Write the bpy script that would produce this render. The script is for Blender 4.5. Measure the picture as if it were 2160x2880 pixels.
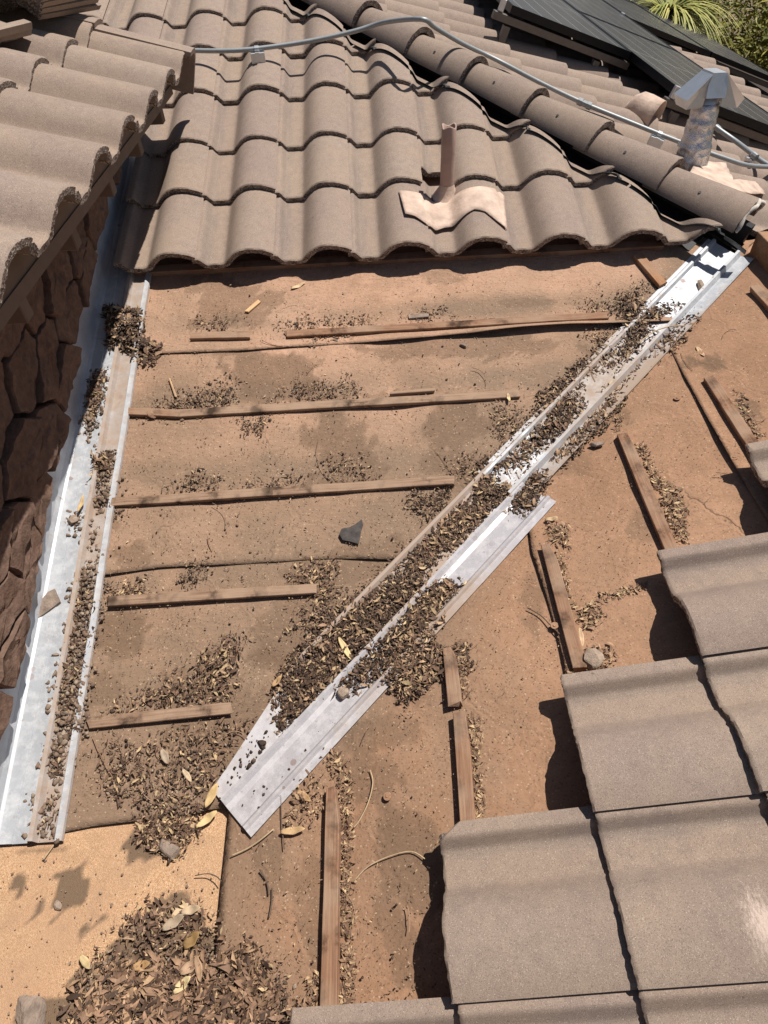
import bpy, bmesh, math, random
import numpy as np
from mathutils import Vector, Matrix, Euler

# ------------------------------------------------------------------ camera, world, sun, exposure
scene = bpy.context.scene
for o in list(bpy.data.objects): bpy.data.objects.remove(o)
COL = scene.collection
CAM = np.array([-0.0562, -1.0507, 1.6239]); CROT = (0.7327, 0.0317, -0.0426); FPX = 1793.4
cd = bpy.data.cameras.new('camera'); cam = bpy.data.objects.new('camera', cd); COL.objects.link(cam)
cam.location = CAM; cam.rotation_euler = CROT
cd.sensor_fit = 'VERTICAL'; cd.sensor_height = 36; cd.lens = 36*FPX/2880; cd.clip_start = .02; cd.clip_end = 500
scene.camera = cam
SUN = Vector((.365, .16, .915)).normalized()
w = bpy.data.worlds.new('World'); scene.world = w; w.use_nodes = True
nt = w.node_tree; sk = nt.nodes.new('ShaderNodeTexSky'); sk.sky_type = 'NISHITA'; sk.sun_disc = False
sk.sun_elevation = math.asin(SUN.z); sk.sun_rotation = math.atan2(SUN.x, SUN.y)
nt.links.new(sk.outputs[0], nt.nodes['Background'].inputs[0]); nt.nodes['Background'].inputs[1].default_value = .05
sl = bpy.data.lights.new('sun', 'SUN'); so = bpy.data.objects.new('sun', sl); COL.objects.link(so)
sl.energy = 5.0; sl.angle = math.radians(.53); sl.color = (1, .955, .89)
so.rotation_euler = SUN.to_track_quat('Z', 'Y').to_euler(); so.location = (3, 2, 8)
scene.view_settings.view_transform = 'Standard'; scene.view_settings.look = 'None'
scene.view_settings.exposure = .22; scene.view_settings.gamma = 1
scene.render.resolution_x = 768; scene.render.resolution_y = 1024
rnd = random.Random(7); rng = np.random.default_rng(11)

# ------------------------------------------------------------------ geometry of the place
kA, kB, kC = .2822, .264, .30
cA, cB, cC = 1/math.hypot(1, kA), 1/math.hypot(1, kB), 1/math.hypot(1, kC)
RV = kB/kA                                # valley in plan: y = RV*x
J = np.array([1.455, 1.455*RV, 1.455*kB])  # hip foot, valley head and ridge meet here
HIP = np.array([1, -kC/kA, -kC]); HIP /= np.linalg.norm(HIP)
FZ = -.150                                # flat cap-sheet roof
CR = np.array(Euler(CROT, 'XYZ').to_matrix())
def ray(u, v): return CR @ np.array([(u-1080)/FPX, -(v-1440)/FPX, -1.])
def hit(u, v, n, d):
    r = ray(u, v); n = np.array(n, float); return CAM + r*((d-n@CAM)/(n@r))
def onA(u, v, h=0): return hit(u, v, (0, -kA, 1), h/cA)
def onB(u, v, h=0): return hit(u, v, (-kB, 0, 1), h/cB)
def onC(u, v, h=0): return hit(u, v, (kC, 0, 1), J[2]+kC*J[0]+h/cC)
def onF(u, v, h=0): return hit(u, v, (0, 0, 1), FZ+h)
def onX(u, v, x): return hit(u, v, (1, 0, 0), x)
def surf(x, y): return max(kA*y, kB*x, FZ)
def snorm(x, y):
    a, b = kA*y, kB*x
    if max(a, b) < FZ: return Vector((0, 0, 1))
    return Vector((0, -kA, 1)).normalized() if a > b else Vector((-kB, 0, 1)).normalized()
def onS(u, v):
    best = None
    for f in (onA, onB, onF):
        p = f(u, v)
        if best is None or np.linalg.norm(p-CAM) < np.linalg.norm(best-CAM): best = p
    return best
def pix(P):
    q = (np.asarray(P)-CAM) @ CR
    return 1080+FPX*q[0]/-q[2], 1440-FPX*q[1]/-q[2]

# ------------------------------------------------------------------ numpy noise
def _h(i, j, s):
    n = (i*374761393+j*668265263+s*1442695041) & 0xffffffff
    n = ((n ^ (n >> 13))*1274126177) & 0xffffffff
    return ((n ^ (n >> 16)) & 0xffff)/65535.
def vnoise(x, y, s=0):
    x = np.asarray(x, float); y = np.asarray(y, float)
    i = np.floor(x).astype(np.int64); j = np.floor(y).astype(np.int64); fx = x-i; fy = y-j
    fx = fx*fx*(3-2*fx); fy = fy*fy*(3-2*fy)
    return (_h(i, j, s)*(1-fx)+_h(i+1, j, s)*fx)*(1-fy)+(_h(i, j+1, s)*(1-fx)+_h(i+1, j+1, s)*fx)*fy
def fbm(x, y, s=0, o=4):
    a, t, r = .5, 0, 0
    for k in range(o): r = r+a*vnoise(x*2**k, y*2**k, s+k); t += a; a *= .5
    return r/t

# ------------------------------------------------------------------ object helpers
def link(name, me, parent=None, mats=(), smooth=False):
    o = bpy.data.objects.new(name, me); COL.objects.link(o)
    for m in mats: me.materials.append(m)
    if smooth:
        me.polygons.foreach_set('use_smooth', [True]*len(me.polygons))
    if parent is not None: setpar(o, parent)
    return o
def setpar(o, parent):
    o.parent = parent; o.matrix_parent_inverse = Matrix.Translation(-Vector(parent['_base'])) if '_base' in parent else parent.matrix_world.inverted()
def tag(o, label, cat, group=None):
    o['label'] = label; o['category'] = cat
    if group: o['group'] = group
    return o
def thing(name, label, cat, base=(0, 0, 0), group=None):
    o = bpy.data.objects.new(name, None); COL.objects.link(o); o.empty_display_size = .05
    o.location = base; o['_base'] = [float(b) for b in base]
    return tag(o, label, cat, group)
def pmesh(name, V, F, parent=None, mats=(), smooth=False):
    me = bpy.data.meshes.new(name); me.from_pydata([tuple(v) for v in V], [], [tuple(f) for f in F]); me.update()
    return link(name, me, parent, mats, smooth)
def bm_obj(name, bm, parent=None, mats=(), smooth=False):
    me = bpy.data.meshes.new(name); bm.to_mesh(me); bm.free(); return link(name, me, parent, mats, smooth)
def frame(o, x, y, z):
    m = Matrix.Identity(4)
    for i, a in enumerate((x, y, z, o)):
        for j in range(3): m[j][i] = a[j]
    return m
def box_bm(bm, M, lo, hi, bev=0., jit=0., r=None, segs=1):
    vs = []
    xs = np.linspace(lo[0], hi[0], segs+1)
    ret = bmesh.ops.create_cube(bm, size=1)
    vs = ret['verts']
    c = [(lo[i]+hi[i])/2 for i in range(3)]; s = [hi[i]-lo[i] for i in range(3)]
    for v in vs: v.co = Vector((c[0]+v.co.x*s[0], c[1]+v.co.y*s[1], c[2]+v.co.z*s[2]))
    ed = list({e for v in vs for e in v.link_edges})
    if bev: 
        rr = bmesh.ops.bevel(bm, geom=ed, offset=bev, segments=1, affect='EDGES'); vs = list({v for f in rr['faces'] for v in f.verts}|set(v for v in vs if v.is_valid))
    for v in vs:
        if jit: v.co += Vector(((r or rnd).uniform(-jit, jit), (r or rnd).uniform(-jit, jit), (r or rnd).uniform(-jit, jit)))
        v.co = M @ v.co
    return vs
def tube_bm(bm, pts, rad, n=8, caps=True):
    pts = [Vector(p) for p in pts]; rings = []
    for i, p in enumerate(pts):
        d = (pts[min(i+1, len(pts)-1)]-pts[max(i-1, 0)]).normalized()
        a = d.orthogonal().normalized() if i == 0 else (pa - d*pa.dot(d)).normalized()
        pa = a; b = d.cross(a); rr = rad[i] if hasattr(rad, '__len__') else rad
        rings.append([bm.verts.new(p+rr*(math.cos(2*math.pi*k/n)*a+math.sin(2*math.pi*k/n)*b)) for k in range(n)])
    for i in range(len(rings)-1):
        for k in range(n): bm.faces.new((rings[i][k], rings[i][(k+1) % n], rings[i+1][(k+1) % n], rings[i+1][k]))
    if caps: bm.faces.new(rings[0][::-1]); bm.faces.new(rings[-1])
def smooth_path(P, n=6):
    P = [Vector(p) for p in P]; out = []
    for i in range(len(P)-1):
        p0, p1, p2, p3 = P[max(i-1, 0)], P[i], P[i+1], P[min(i+2, len(P)-1)]
        for k in range(n):
            t = k/n
            out.append(.5*((2*p1)+(p2-p0)*t+(2*p0-5*p1+4*p2-p3)*t*t+(3*p1-p0-3*p2+p3)*t**3))
    return out+[P[-1]]

# ------------------------------------------------------------------ material helpers
class NT:
    def __init__(s, name):
        s.m = bpy.data.materials.new(name); s.m.use_nodes = True; s.t = s.m.node_tree; s.b = s.t.nodes['Principled BSDF']
    def n(s, typ, **kw):
        nd = s.t.nodes.new('ShaderNode'+typ)
        for k, v in kw.items():
            if k.startswith('i_'): 
                key = k[2:]; key = int(key) if key.isdigit() else key.replace('_', ' '); s.set(nd.inputs[key], v)
            else: setattr(nd, k, v)
        return nd
    def set(s, inp, v):
        if isinstance(v, bpy.types.NodeSocket): s.t.links.new(v, inp)
        else: inp.default_value = v
    def coord(s, kind='Object'): return s.n('TexCoord').outputs[kind]
    def map(s, vec, scale=(1, 1, 1), loc=(0, 0, 0)):
        m = s.n('Mapping'); s.set(m.inputs[0], vec); m.inputs['Scale'].default_value = scale; s.set(m.inputs['Location'], loc); return m.outputs[0]
    def noise(s, vec, sc, det=3, rough=.55, out=0): return s.n('TexNoise', i_Vector=vec, i_Scale=sc, i_Detail=det, i_Roughness=rough).outputs[out]
    def vor(s, vec, sc, out='Distance', feat='F1'): return s.n('TexVoronoi', feature=feat, i_Vector=vec, i_Scale=sc).outputs[out]
    def ramp(s, f, stops, interp='LINEAR'):
        r = s.n('ValToRGB'); r.color_ramp.interpolation = interp; e = r.color_ramp.elements
        while len(e) < len(stops): e.new(.5)
        for i, (p, c) in enumerate(stops):
            e[i].position = p; c = (c, c, c) if not hasattr(c, '__len__') else c; e[i].color = (*c, 1)
        s.set(r.inputs[0], f); return r.outputs[0]
    def mix(s, f, a, b, mode='MIX'):
        m = s.n('Mix', data_type='RGBA', blend_type=mode); s.set(m.inputs[0], f)
        for i, v in ((6, a), (7, b)): s.set(m.inputs[i], (*v, 1) if isinstance(v, tuple) and len(v) == 3 else v)
        return m.outputs[2]
    def math(s, op, a, b=0., c=0., clamp=False):
        m = s.n('Math', operation=op, use_clamp=clamp); s.set(m.inputs[0], a); s.set(m.inputs[1], b); s.set(m.inputs[2], c); return m.outputs[0]
    def attr(s, name, out='Fac'): return s.n('Attribute', attribute_name=name).outputs[out]
    def sep(s, v): return s.n('SeparateXYZ', i_0=v).outputs
    def done(s, col, rough=.85, bump=None, dist=.002, strength=.6, metal=0., spec=.3):
        s.set(s.b.inputs['Base Color'], (*col, 1) if isinstance(col, tuple) else col); s.set(s.b.inputs['Roughness'], rough)
        s.set(s.b.inputs['Metallic'], metal); s.set(s.b.inputs['Specular IOR Level'], spec)
        if bump is not None:
            bp = s.n('Bump', i_Height=bump, i_Distance=dist, i_Strength=strength); s.t.links.new(bp.outputs[0], s.b.inputs['Normal'])
        return s.m

def mat_tile(name, dark=1., cut=False):
    t = NT(name); co = t.coord(); rn = t.n('ObjectInfo').outputs['Random']
    off = t.n('CombineXYZ', i_0=t.math('MULTIPLY', rn, 37.), i_1=t.math('MULTIPLY', rn, 91.), i_2=0.).outputs[0]
    v = t.map(co, loc=off)
    x = t.sep(co)
    big = t.noise(t.map(v, (1, .35, 1)), 9, 4)
    base = t.mix(t.ramp(big, [(.3, 0.), (.7, 1.)]), (.280*dark, .206*dark, .163*dark), (.338*dark, .258*dark, .203*dark))
    base = t.mix(t.math('MULTIPLY', t.math('FRACT', t.math('MULTIPLY', rn, 7.3)), .55), base, (.41*dark, .325*dark, .255*dark))
    base = t.mix(t.math('MULTIPLY', rn, .7), base, (.315*dark, .238*dark, .200*dark))
    # grey streak in the lip next to the seam and dusty tan in the pan
    wob = t.math('MULTIPLY', t.math('SUBTRACT', t.noise(t.map(v, (3, .6, 1)), 14, 3), .5), .05)
    xx = t.math('ADD', x[0], wob)
    lip = t.ramp(xx, [(.012, 0.), (.03, 1.), (.045, .8), (.062, 0.)])
    base = t.mix(t.math('MULTIPLY', lip, .55), base, (.17*dark, .145*dark, .125*dark))
    pan = t.ramp(xx, [(.05, 0.), (.07, 1.), (.1, 1.), (.13, 0.)])
    base = t.mix(t.math('MULTIPLY', pan, .45), base, (.37*dark, .275*dark, .20*dark))
    mot = t.noise(v, 34, 5, .7)
    base = t.mix(t.math('MULTIPLY', t.ramp(mot, [(.4, 0.), (.66, 1.)]), .42), base, (.195*dark, .145*dark, .125*dark))
    big2 = t.noise(v, 5, 3)
    base = t.mix(t.math('MULTIPLY', t.ramp(big2, [(.42, 0.), (.62, 1.)]), .35), base, (.385*dark, .285*dark, .205*dark))
    d = t.vor(v, 480); spv = t.sep(t.vor(v, 480, 'Color'))
    dots = t.math('MULTIPLY', t.math('LESS_THAN', d, .40), t.math('GREATER_THAN', spv[0], .84))
    ddk = t.math('MULTIPLY', t.math('LESS_THAN', d, .50), t.math('LESS_THAN', spv[0], .20))
    base = t.mix(t.math('MULTIPLY', dots, t.math('MULTIPLY', spv[1], .7)), base, (.66, .55, .46))
    base = t.mix(t.math('MULTIPLY', ddk, .45), base, (.10, .073, .058))
    fine = t.noise(v, 650, 3, .7)
    base = t.mix(t.ramp(fine, [(.36, .45), (.62, 0.)]), base, (.13*dark, .095*dark, .077*dark))
    base = t.mix(t.ramp(fine, [(.55, 0.), (.75, .35)]), base, (.52, .42, .345))
    chip_ = t.noise(v, 75, 2)
    base = t.mix(t.ramp(chip_, [(.745, 0.), (.765, .5)]), base, (.06, .045, .036))
    bmp = t.math('ADD', t.math('MULTIPLY', fine, .6), t.math('MULTIPLY', t.noise(v, 130, 3), .5))
    return t.done(base, .9, bmp, .0012, .55, spec=.25)
def add_overspray(m, cx, cy):
    t = NT.__new__(NT); t.m = m; t.t = m.node_tree; t.b = t.t.nodes['Principled BSDF']; co = t.coord(); x = t.sep(co)
    dx = t.math('MULTIPLY', t.math('SUBTRACT', x[0], cx), 12.); dy = t.math('MULTIPLY', t.math('SUBTRACT', x[1], cy), 22.)
    r = t.math('SQRT', t.math('ADD', t.math('MULTIPLY', dx, dx), t.math('MULTIPLY', dy, dy)))
    n = t.math('MULTIPLY', t.math('SUBTRACT', t.noise(t.map(co, (1, 2.2, 1)), 60, 8, .9), .5), 3.6)
    f = t.ramp(t.math('ADD', r, n), [(.1, .75), (.75, 0.)]); old = t.b.inputs['Base Color'].links[0].from_socket
    t.set(t.b.inputs['Base Color'], t.mix(f, old, (.66, .52, .43))); return m
def mat_cut():
    t = NT('tile_broken_edge'); v = t.coord()
    c = t.sep(t.vor(v, 210, 'Color'))[0]
    base = t.ramp(c, [(0, (.07, .054, .044)), (.4, (.19, .15, .125)), (.8, (.30, .245, .205)), (1, (.52, .44, .38))])
    return t.done(base, .95, t.vor(v, 210), .003, .9)
def mat_felt(name, warm):
    t = NT(name); v = t.coord()
    st = t.attr('stain'); dt = t.attr('dirt')
    n1 = t.noise(v, 2.3, 6, .62); n2 = t.noise(v, 16, 5, .65); n3 = t.noise(v, 170, 3)
    base = t.mix(t.ramp(n1, [(.32, 0.), (.68, 1.)]), (.300, .168, .100) if warm else (.41, .246, .160), (.385, .226, .140) if warm else (.51, .316, .215))
    base = t.mix(t.math('MULTIPLY', t.ramp(n2, [(.35, 1.), (.62, 0.)]), .32), base, (.20, .115, .066))
    base = t.mix(t.math('MULTIPLY', t.ramp(t.math('ADD', dt, t.math('MULTIPLY', t.math('SUBTRACT', n2, .5), .8)), [(.25, 0.), (.62, .55), (1.1, 1.)]), .88), base, (.215, .148, .100))
    sb = t.ramp(t.math('ADD', st, t.math('MULTIPLY', t.math('SUBTRACT', t.noise(v, 30, 5, .7), .5), .55)), [(.2, 0.), (.42, .55), (1.0, 1.)])
    base = t.mix(t.math('MULTIPLY', sb, .80), base, (.150, .095, .060))
    m4 = t.noise(t.map(v, (1, 1.6, 1)), 48, 6, .72)
    base = t.mix(t.math('MULTIPLY', t.ramp(m4, [(.55, 0.), (.66, 1.)]), .30), base, (.16, .10, .064))
    base = t.mix(t.math('MULTIPLY', t.ramp(m4, [(.30, 1.), (.44, 0.)]), .22), base, (.55, .36, .24))
    gr = t.vor(v, 330, 'Color'); g0 = t.sep(gr)[0]
    base = t.mix(t.math('MULTIPLY', t.math('LESS_THAN', g0, .06), .45), base, (.10, .062, .04))
    base = t.mix(t.math('MULTIPLY', t.math('GREATER_THAN', g0, .985), .4), base, (.62, .48, .34))
    wv = t.n('VectorMath', operation='ADD', i_0=v, i_1=t.n('VectorMath', operation='SCALE', i_0=t.noise(v, 6, 4, .6, 1), i_Scale=.16).outputs[0]).outputs[0]
    ed = t.n('TexVoronoi', feature='DISTANCE_TO_EDGE', i_Vector=wv, i_Scale=3.2).outputs[0]
    crk = t.math('MULTIPLY', t.ramp(ed, [(.004, 1.), (.010, 0.)]), t.ramp(t.noise(v, 2.1, 2), [(.64, 0.), (.70, 1.)]))
    base = t.mix(t.math('MULTIPLY', crk, .5), base, (.07, .045, .03))
    wr = t.math('SUBTRACT', t.noise(t.map(v, (1, 3, 1)), 22, 4, .6), t.math('ADD', t.math('MULTIPLY', crk, .8), t.math('MULTIPLY', t.ramp(ed, [(.0, 0.), (.03, 1.), (.06, 0.)]), -.35)))
    bmp = t.math('ADD', t.math('MULTIPLY', n3, .35), t.math('ADD', t.math('MULTIPLY', wr, 1.1), t.math('MULTIPLY', t.noise(v, 60, 4), .9)))
    return t.done(base, .93, bmp, .0042, .6, spec=.2)
def mat_cap_sheet():
    t = NT('mineral_cap_sheet'); v = t.coord(); st = t.attr('stain')
    c = t.sep(t.vor(v, 520, 'Color'))
    base = t.ramp(c[0], [(0, (.30, .165, .082)), (.3, (.46, .272, .146)), (.75, (.535, .335, .19)), (1, (.68, .48, .31))])
    n = t.noise(v, 3, 5, .6)
    base = t.mix(t.ramp(n, [(.38, .0), (.66, .75)]), base, (.40, .245, .15))
    base = t.mix(t.ramp(t.noise(v, 11, 5, .7), [(.5, 0.), (.7, .5)]), base, (.30, .19, .12))
    sb = t.ramp(t.math('ADD', st, t.math('MULTIPLY', t.math('SUBTRACT', t.noise(v, 40, 5, .75), .5), .6)), [(.25, 0.), (.7, 1.)])
    base = t.mix(t.math('MULTIPLY', sb, .85), base, (.12, .082, .055))
    return t.done(base, .92, t.math('ADD', t.vor(v, 520), t.noise(v, 20, 3)), .002, .5, spec=.2)
def mat_wood(name, c1, c2, dirt=.35):
    t = NT(name); co = t.coord(); rn = t.n('ObjectInfo').outputs['Random']
    off = t.n('CombineXYZ', i_0=t.math('MULTIPLY', rn, 13.), i_1=t.math('MULTIPLY', rn, 7.), i_2=0.).outputs[0]
    v = t.map(co, loc=off)
    g = t.noise(t.map(v, (2.2, 60, 60)), 3.2, 5, .6); 
    base = t.mix(t.ramp(g, [(.35, 0.), (.65, 1.)]), c1, c2)
    b2 = t.noise(v, 13, 5, .65)
    base = t.mix(t.math('MULTIPLY', t.ramp(b2, [(.50, 0.), (.66, 1.)]), dirt*1.9), base, tuple(x*.25 for x in c1))
    base = t.mix(t.math('MULTIPLY', t.ramp(t.noise(v, 7, 3), [(.42, 0.), (.62, 1.)]), .7), base, (.36, .245, .168))
    return t.done(base, .85, t.math('ADD', g, t.math('MULTIPLY', t.noise(v, 150, 3), .4)), .002, .6, spec=.2)
def mat_metal(name, base=(.68, .69, .70), dirty=.5, metal=.55, rough=.42, chalk=.4):
    t = NT(name); v = t.coord()
    n = t.noise(v, 9, 5, .65); f = t.noise(v, 90, 4, .7); d = t.attr('dirt')
    c = t.mix(t.ramp(n, [(.35, 0.), (.65, .4)]), base, tuple(b*.86 for b in base))
    wh = t.ramp(t.noise(v, 26, 6, .75), [(.46, 0.), (.64, 1.)])
    c = t.mix(t.math('MULTIPLY', wh, chalk), c, (.68, .67, .65))
    st_ = t.noise(t.map(v, (60, 60, 60)), 3, 6, .8); c = t.mix(t.ramp(st_, [(.5, 0.), (.72, .35)]), c, (.38, .33, .29))
    tan = t.ramp(t.math('ADD', d, t.math('MULTIPLY', t.math('SUBTRACT', t.noise(v, 18, 5, .7), .5), .9)), [(.3, 0.), (.8, 1.)])
    c = t.mix(t.math('MULTIPLY', tan, dirty*1.3), c, (.33, .225, .15))
    dots = t.ramp(t.noise(v, 70, 3, .6), [(.66, 0.), (.70, 1.)])
    c = t.mix(t.math('MULTIPLY', dots, .55*dirty), c, (.25, .17, .12))
    dv_ = t.vor(v, 38); dc = t.sep(t.vor(v, 38, 'Color')); drip = t.math('MULTIPLY', t.math('LESS_THAN', dv_, t.math('MULTIPLY', dc[1], .42)), t.math('MULTIPLY', t.math('GREATER_THAN', dc[0], .6), t.ramp(t.noise(v, 4, 2), [(.52, 0.), (.60, 1.)])))
    c = t.mix(t.math('MULTIPLY', drip, .8), c, (.30, .215, .19))
    rst = t.math('MULTIPLY', t.ramp(t.noise(v, 5, 4), [(.64, 0.), (.72, 1.)]), .35*dirty)
    c = t.mix(rst, c, (.36, .22, .15))
    m = t.math('SUBTRACT', metal, t.math('MULTIPLY', t.math('ADD', tan, t.math('MULTIPLY', wh, .7)), metal), clamp=True)
    r = t.math('ADD', rough, t.math('MULTIPLY', t.math('ADD', tan, wh), .22))
    return t.done(c, r, t.math('ADD', t.math('MULTIPLY', n, 1.), t.math('MULTIPLY', f, .25)), .0015, .35, metal=m, spec=.4)
def mat_plain(name, col, rough=.6, metal=0., var=.15, scale=30, bump=.001, spec=.3):
    t = NT(name); v = t.coord(); n = t.noise(v, scale, 4, .6)
    c = t.mix(t.ramp(n, [(.3, 0.), (.7, 1.)]), tuple(x*(1-var) for x in col), tuple(min(1, x*(1+var)) for x in col))
    return t.done(c, rough, t.noise(v, scale*5, 3), bump, .5, metal=metal, spec=spec)
def mat_attr(name, rough=.8, bump=True):
    t = NT(name); c = t.attr('col', 'Color'); v = t.coord()
    c = t.mix(t.ramp(t.noise(v, 120, 3), [(.3, .35), (.7, 0.)]), c, (.06, .04, .028))
    return t.done(c, rough, t.noise(v, 260, 2) if bump else None, .0015, .5, spec=.25)
def mat_stone():
    t = NT('brown_fieldstone'); v = t.coord(); rn = t.n('ObjectInfo').outputs['Random']
    n = t.noise(v, 7, 6, .65); f = t.noise(v, 45, 5, .7)
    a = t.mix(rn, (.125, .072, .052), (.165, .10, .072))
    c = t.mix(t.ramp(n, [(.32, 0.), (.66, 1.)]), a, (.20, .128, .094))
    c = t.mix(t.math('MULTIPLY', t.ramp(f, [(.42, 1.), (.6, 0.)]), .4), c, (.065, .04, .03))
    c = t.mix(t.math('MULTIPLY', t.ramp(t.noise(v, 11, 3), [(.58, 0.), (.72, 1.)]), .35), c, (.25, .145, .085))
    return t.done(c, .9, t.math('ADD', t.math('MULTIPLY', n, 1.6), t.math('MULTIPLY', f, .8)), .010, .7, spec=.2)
M = {}
M['tile'] = mat_tile('concrete_tile'); M['cut'] = mat_cut(); M['cap'] = mat_tile('concrete_cap_tile', .94)
M['feltA'] = mat_felt('dusty_underlayment', False); M['feltB'] = mat_felt('red_dusty_underlayment', True); M['sheet'] = mat_cap_sheet()
M['batten'] = mat_wood('weathered_batten', (.205, .108, .066), (.33, .19, .115), .5)
M['batten_grey'] = mat_wood('greyed_batten', (.20, .122, .08), (.34, .225, .152), .6)
M['fresh'] = mat_wood('fresh_split_wood', (.55, .33, .16), (.70, .46, .25), .1)
M['lumber'] = mat_wood('framing_lumber', (.30, .15, .075), (.40, .21, .11), .2)
M['metal'] = mat_metal('galvanized_flashing', (.43, .445, .47), .65, .2, .45, .3); M['metal_clean'] = mat_metal('valley_steel', (.50, .475, .485), .6, .25, .42, .12)
M['conduit'] = mat_plain('galvanized_conduit', (.30, .315, .32), .5, .35, .08, 60, .0004)
M['foil'] = None
M['pink'] = mat_plain('painted_lead_flashing', (.54, .40, .315), .75, 0, .26, 16, .004)
M['pipe'] = mat_plain('painted_vent_pipe', (.42, .29, .235), .6, 0, .1, 20, .001)
M['black'] = mat_plain('black_hip_membrane', (.018, .018, .02), .55, 0, .3, 30, .001)
M['fascia'] = mat_plain('painted_fascia', (.17, .12, .088), .75, 0, .12, 9, .001)
M['mortar'] = mat_plain('dark_mortar', (.055, .038, .03), .95, 0, .3, 60, .004)
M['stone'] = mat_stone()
M['leaf'] = mat_attr('dry_leaves', .75); M['dirt'] = mat_attr('dirt_clods', .95)
M['rock'] = mat_plain('grey_rock', (.25, .19, .15), .92, 0, .35, 40, .006)
M['mortar_chunk'] = mat_plain('mortar_chunk', (.33, .25, .19), .95, 0, .25, 60, .006)
M['tar'] = mat_plain('torn_black_felt', (.07, .06, .055), .9, 0, .4, 50, .004)
M['felt_dark'] = mat_plain('shaded_felt', (.055, .04, .032), .95, 0, .3, 30, .002)  # underlayment with the shade below the tiles put into its colour
M['stucco'] = mat_plain('stucco', (.45, .36, .28), .95, 0, .1, 80, .004)
M['ground'] = mat_plain('dry_ground', (.16, .12, .07), .95, 0, .5, 3, .02)
t = NT('crinkled_foil'); v = t.coord(); cr = t.noise(v, 26, 6, .75); vo = t.vor(v, 30)
M['foil'] = t.done(t.mix(t.ramp(cr, [(.4, 0.), (.6, 1.)]), (.62, .60, .60), (.80, .79, .79)), .16, t.math('ADD', cr, t.math('MULTIPLY', vo, .7)), .012, .8, metal=.95)
M['galv_bright'] = mat_plain('bright_galvanized_sheet', (.66, .67, .68), .38, .75, .08, 25, .0006)
t = NT('solar_glass'); v = t.coord('UV'); s_ = t.sep(v)
def gl(c, n, wd):
    fr = t.math('FRACT', t.math('MULTIPLY', c, n)); return t.math('LESS_THAN', t.math('ABSOLUTE', t.math('SUBTRACT', fr, .5)), wd)
cells = t.math('MAXIMUM', gl(s_[0], 6., .022), t.math('MULTIPLY', gl(s_[1], 1., .003), 1.))
thin = t.math('MULTIPLY', gl(s_[1], 20., .06), .35)
pc = t.mix(t.noise(t.coord(), 3, 3), (.038, .035, .040), (.058, .051, .055))
pc = t.mix(t.math('MULTIPLY', thin, .5), pc, (.10, .09, .09)); pc = t.mix(t.math('MULTIPLY', cells, .7), pc, (.36, .33, .31))
M['solar'] = t.done(pc, .24, None, spec=.5)
M['solar_frame'] = mat_plain('black_anodised_frame', (.012, .012, .014), .35, .3, .2)
M['rail'] = mat_plain('aluminium_rail', (.16, .14, .125), .45, .4, .1)

# ------------------------------------------------------------------ ground, house body
g = pmesh('ground', [(-120, -120, -3.2), (120, -120, -3.2), (120, 120, -3.2), (-120, 120, -3.2)], [(0, 1, 2, 3)], None, (M['ground'],)); g['kind'] = 'structure'

# ------------------------------------------------------------------ roof things
slopeA = thing('roof_slope', 'middle roof slope facing the viewer, rows of taupe barrel tiles above bare dusty tan underlayment', 'roof', (0, 0, 0))
slopeB = thing('roof_slope', 'right-hand roof slope with reddish bare underlayment and big grey-brown tiles stepping down to the valley', 'roof', (.5, -.5, .12))
slopeC = thing('roof_slope', 'far roof slope behind the hip, tiled, carrying the solar panels', 'roof', (2.5, 3, .1))
slopeD = thing('upper_roof', 'upper tiled roof at top left overhanging the stone wall', 'roof', (-1.0, 1, .9))
flat = thing('flat_roof', 'flat orange-tan mineral cap sheet at lower left corner', 'roof', (-1.2, -1.2, FZ))
house = thing('house_body', 'stucco house walls below the roofs', 'building', (.5, 3, -3.2))
bm = bmesh.new(); box_bm(bm, Matrix.Identity(4), (-3.4, -3.2, -3.2), (4.2, 9, -.62)); bm_obj('wall', bm, house, (M['stucco'],))

def blobs(P2, spec, conv):
    """stain strength at plan points from a list of pixel blobs"""
    out = np.zeros(len(P2)); out2 = P2[:, 0]*0
    for (u, v, ru, rv, s) in spec:
        c = conv(u, v)[:2]; ex = (conv(u+ru, v)-conv(u-ru, v))[:2]/2; ey = (conv(u, v+rv)-conv(u, v-rv))[:2]/2
        A = np.linalg.inv(np.stack([ex, ey], 1)); q = (P2-c) @ A.T
        r = np.hypot(q[:, 0], q[:, 1])+(fbm(P2[:, 0]*8, P2[:, 1]*8, 5)-.5)*2.0+(fbm(P2[:, 0]*34, P2[:, 1]*34, 6, 3)-.5)*1.1
        out = np.maximum(out, s*np.clip((1.15-r)/.24, 0, 1))
    return out
stA = [(625, 850, 130, 62, .55), (748, 1045, 135, 48, .85), (1440, 975, 160, 28, .6), (1180, 990, 170, 22, .5), (1295, 1189, 75, 62, .75), (950, 1245, 85, 80, .8), (990, 1330, 110, 40, .6),
       (390, 1570, 60, 45, .6), (340, 1775, 75, 60, .9), (755, 1850, 42, 20, .95), (800, 1785, 70, 55, .55), (306, 1941, 50, 40, .5), (600, 1105, 40, 12, .5), (900, 1120, 230, 22, .5), (560, 1360, 40, 22, .6),
       (1000, 1370, 120, 20, .5), (1330, 1340, 110, 60, .55), (900, 1620, 80, 60, .5), (480, 2080, 30, 30, .6), (640, 1000, 40, 14, .5), (1500, 860, 120, 14, .4), (650, 2150, 160, 120, .6), (560, 1960, 130, 70, .5), (1020, 1560, 130, 50, .5), (880, 1700, 90, 60, .5), (300, 1480, 40, 20, .5), (1250, 780, 60, 20, .4), (780, 700, 200, 25, .4)]
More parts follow.
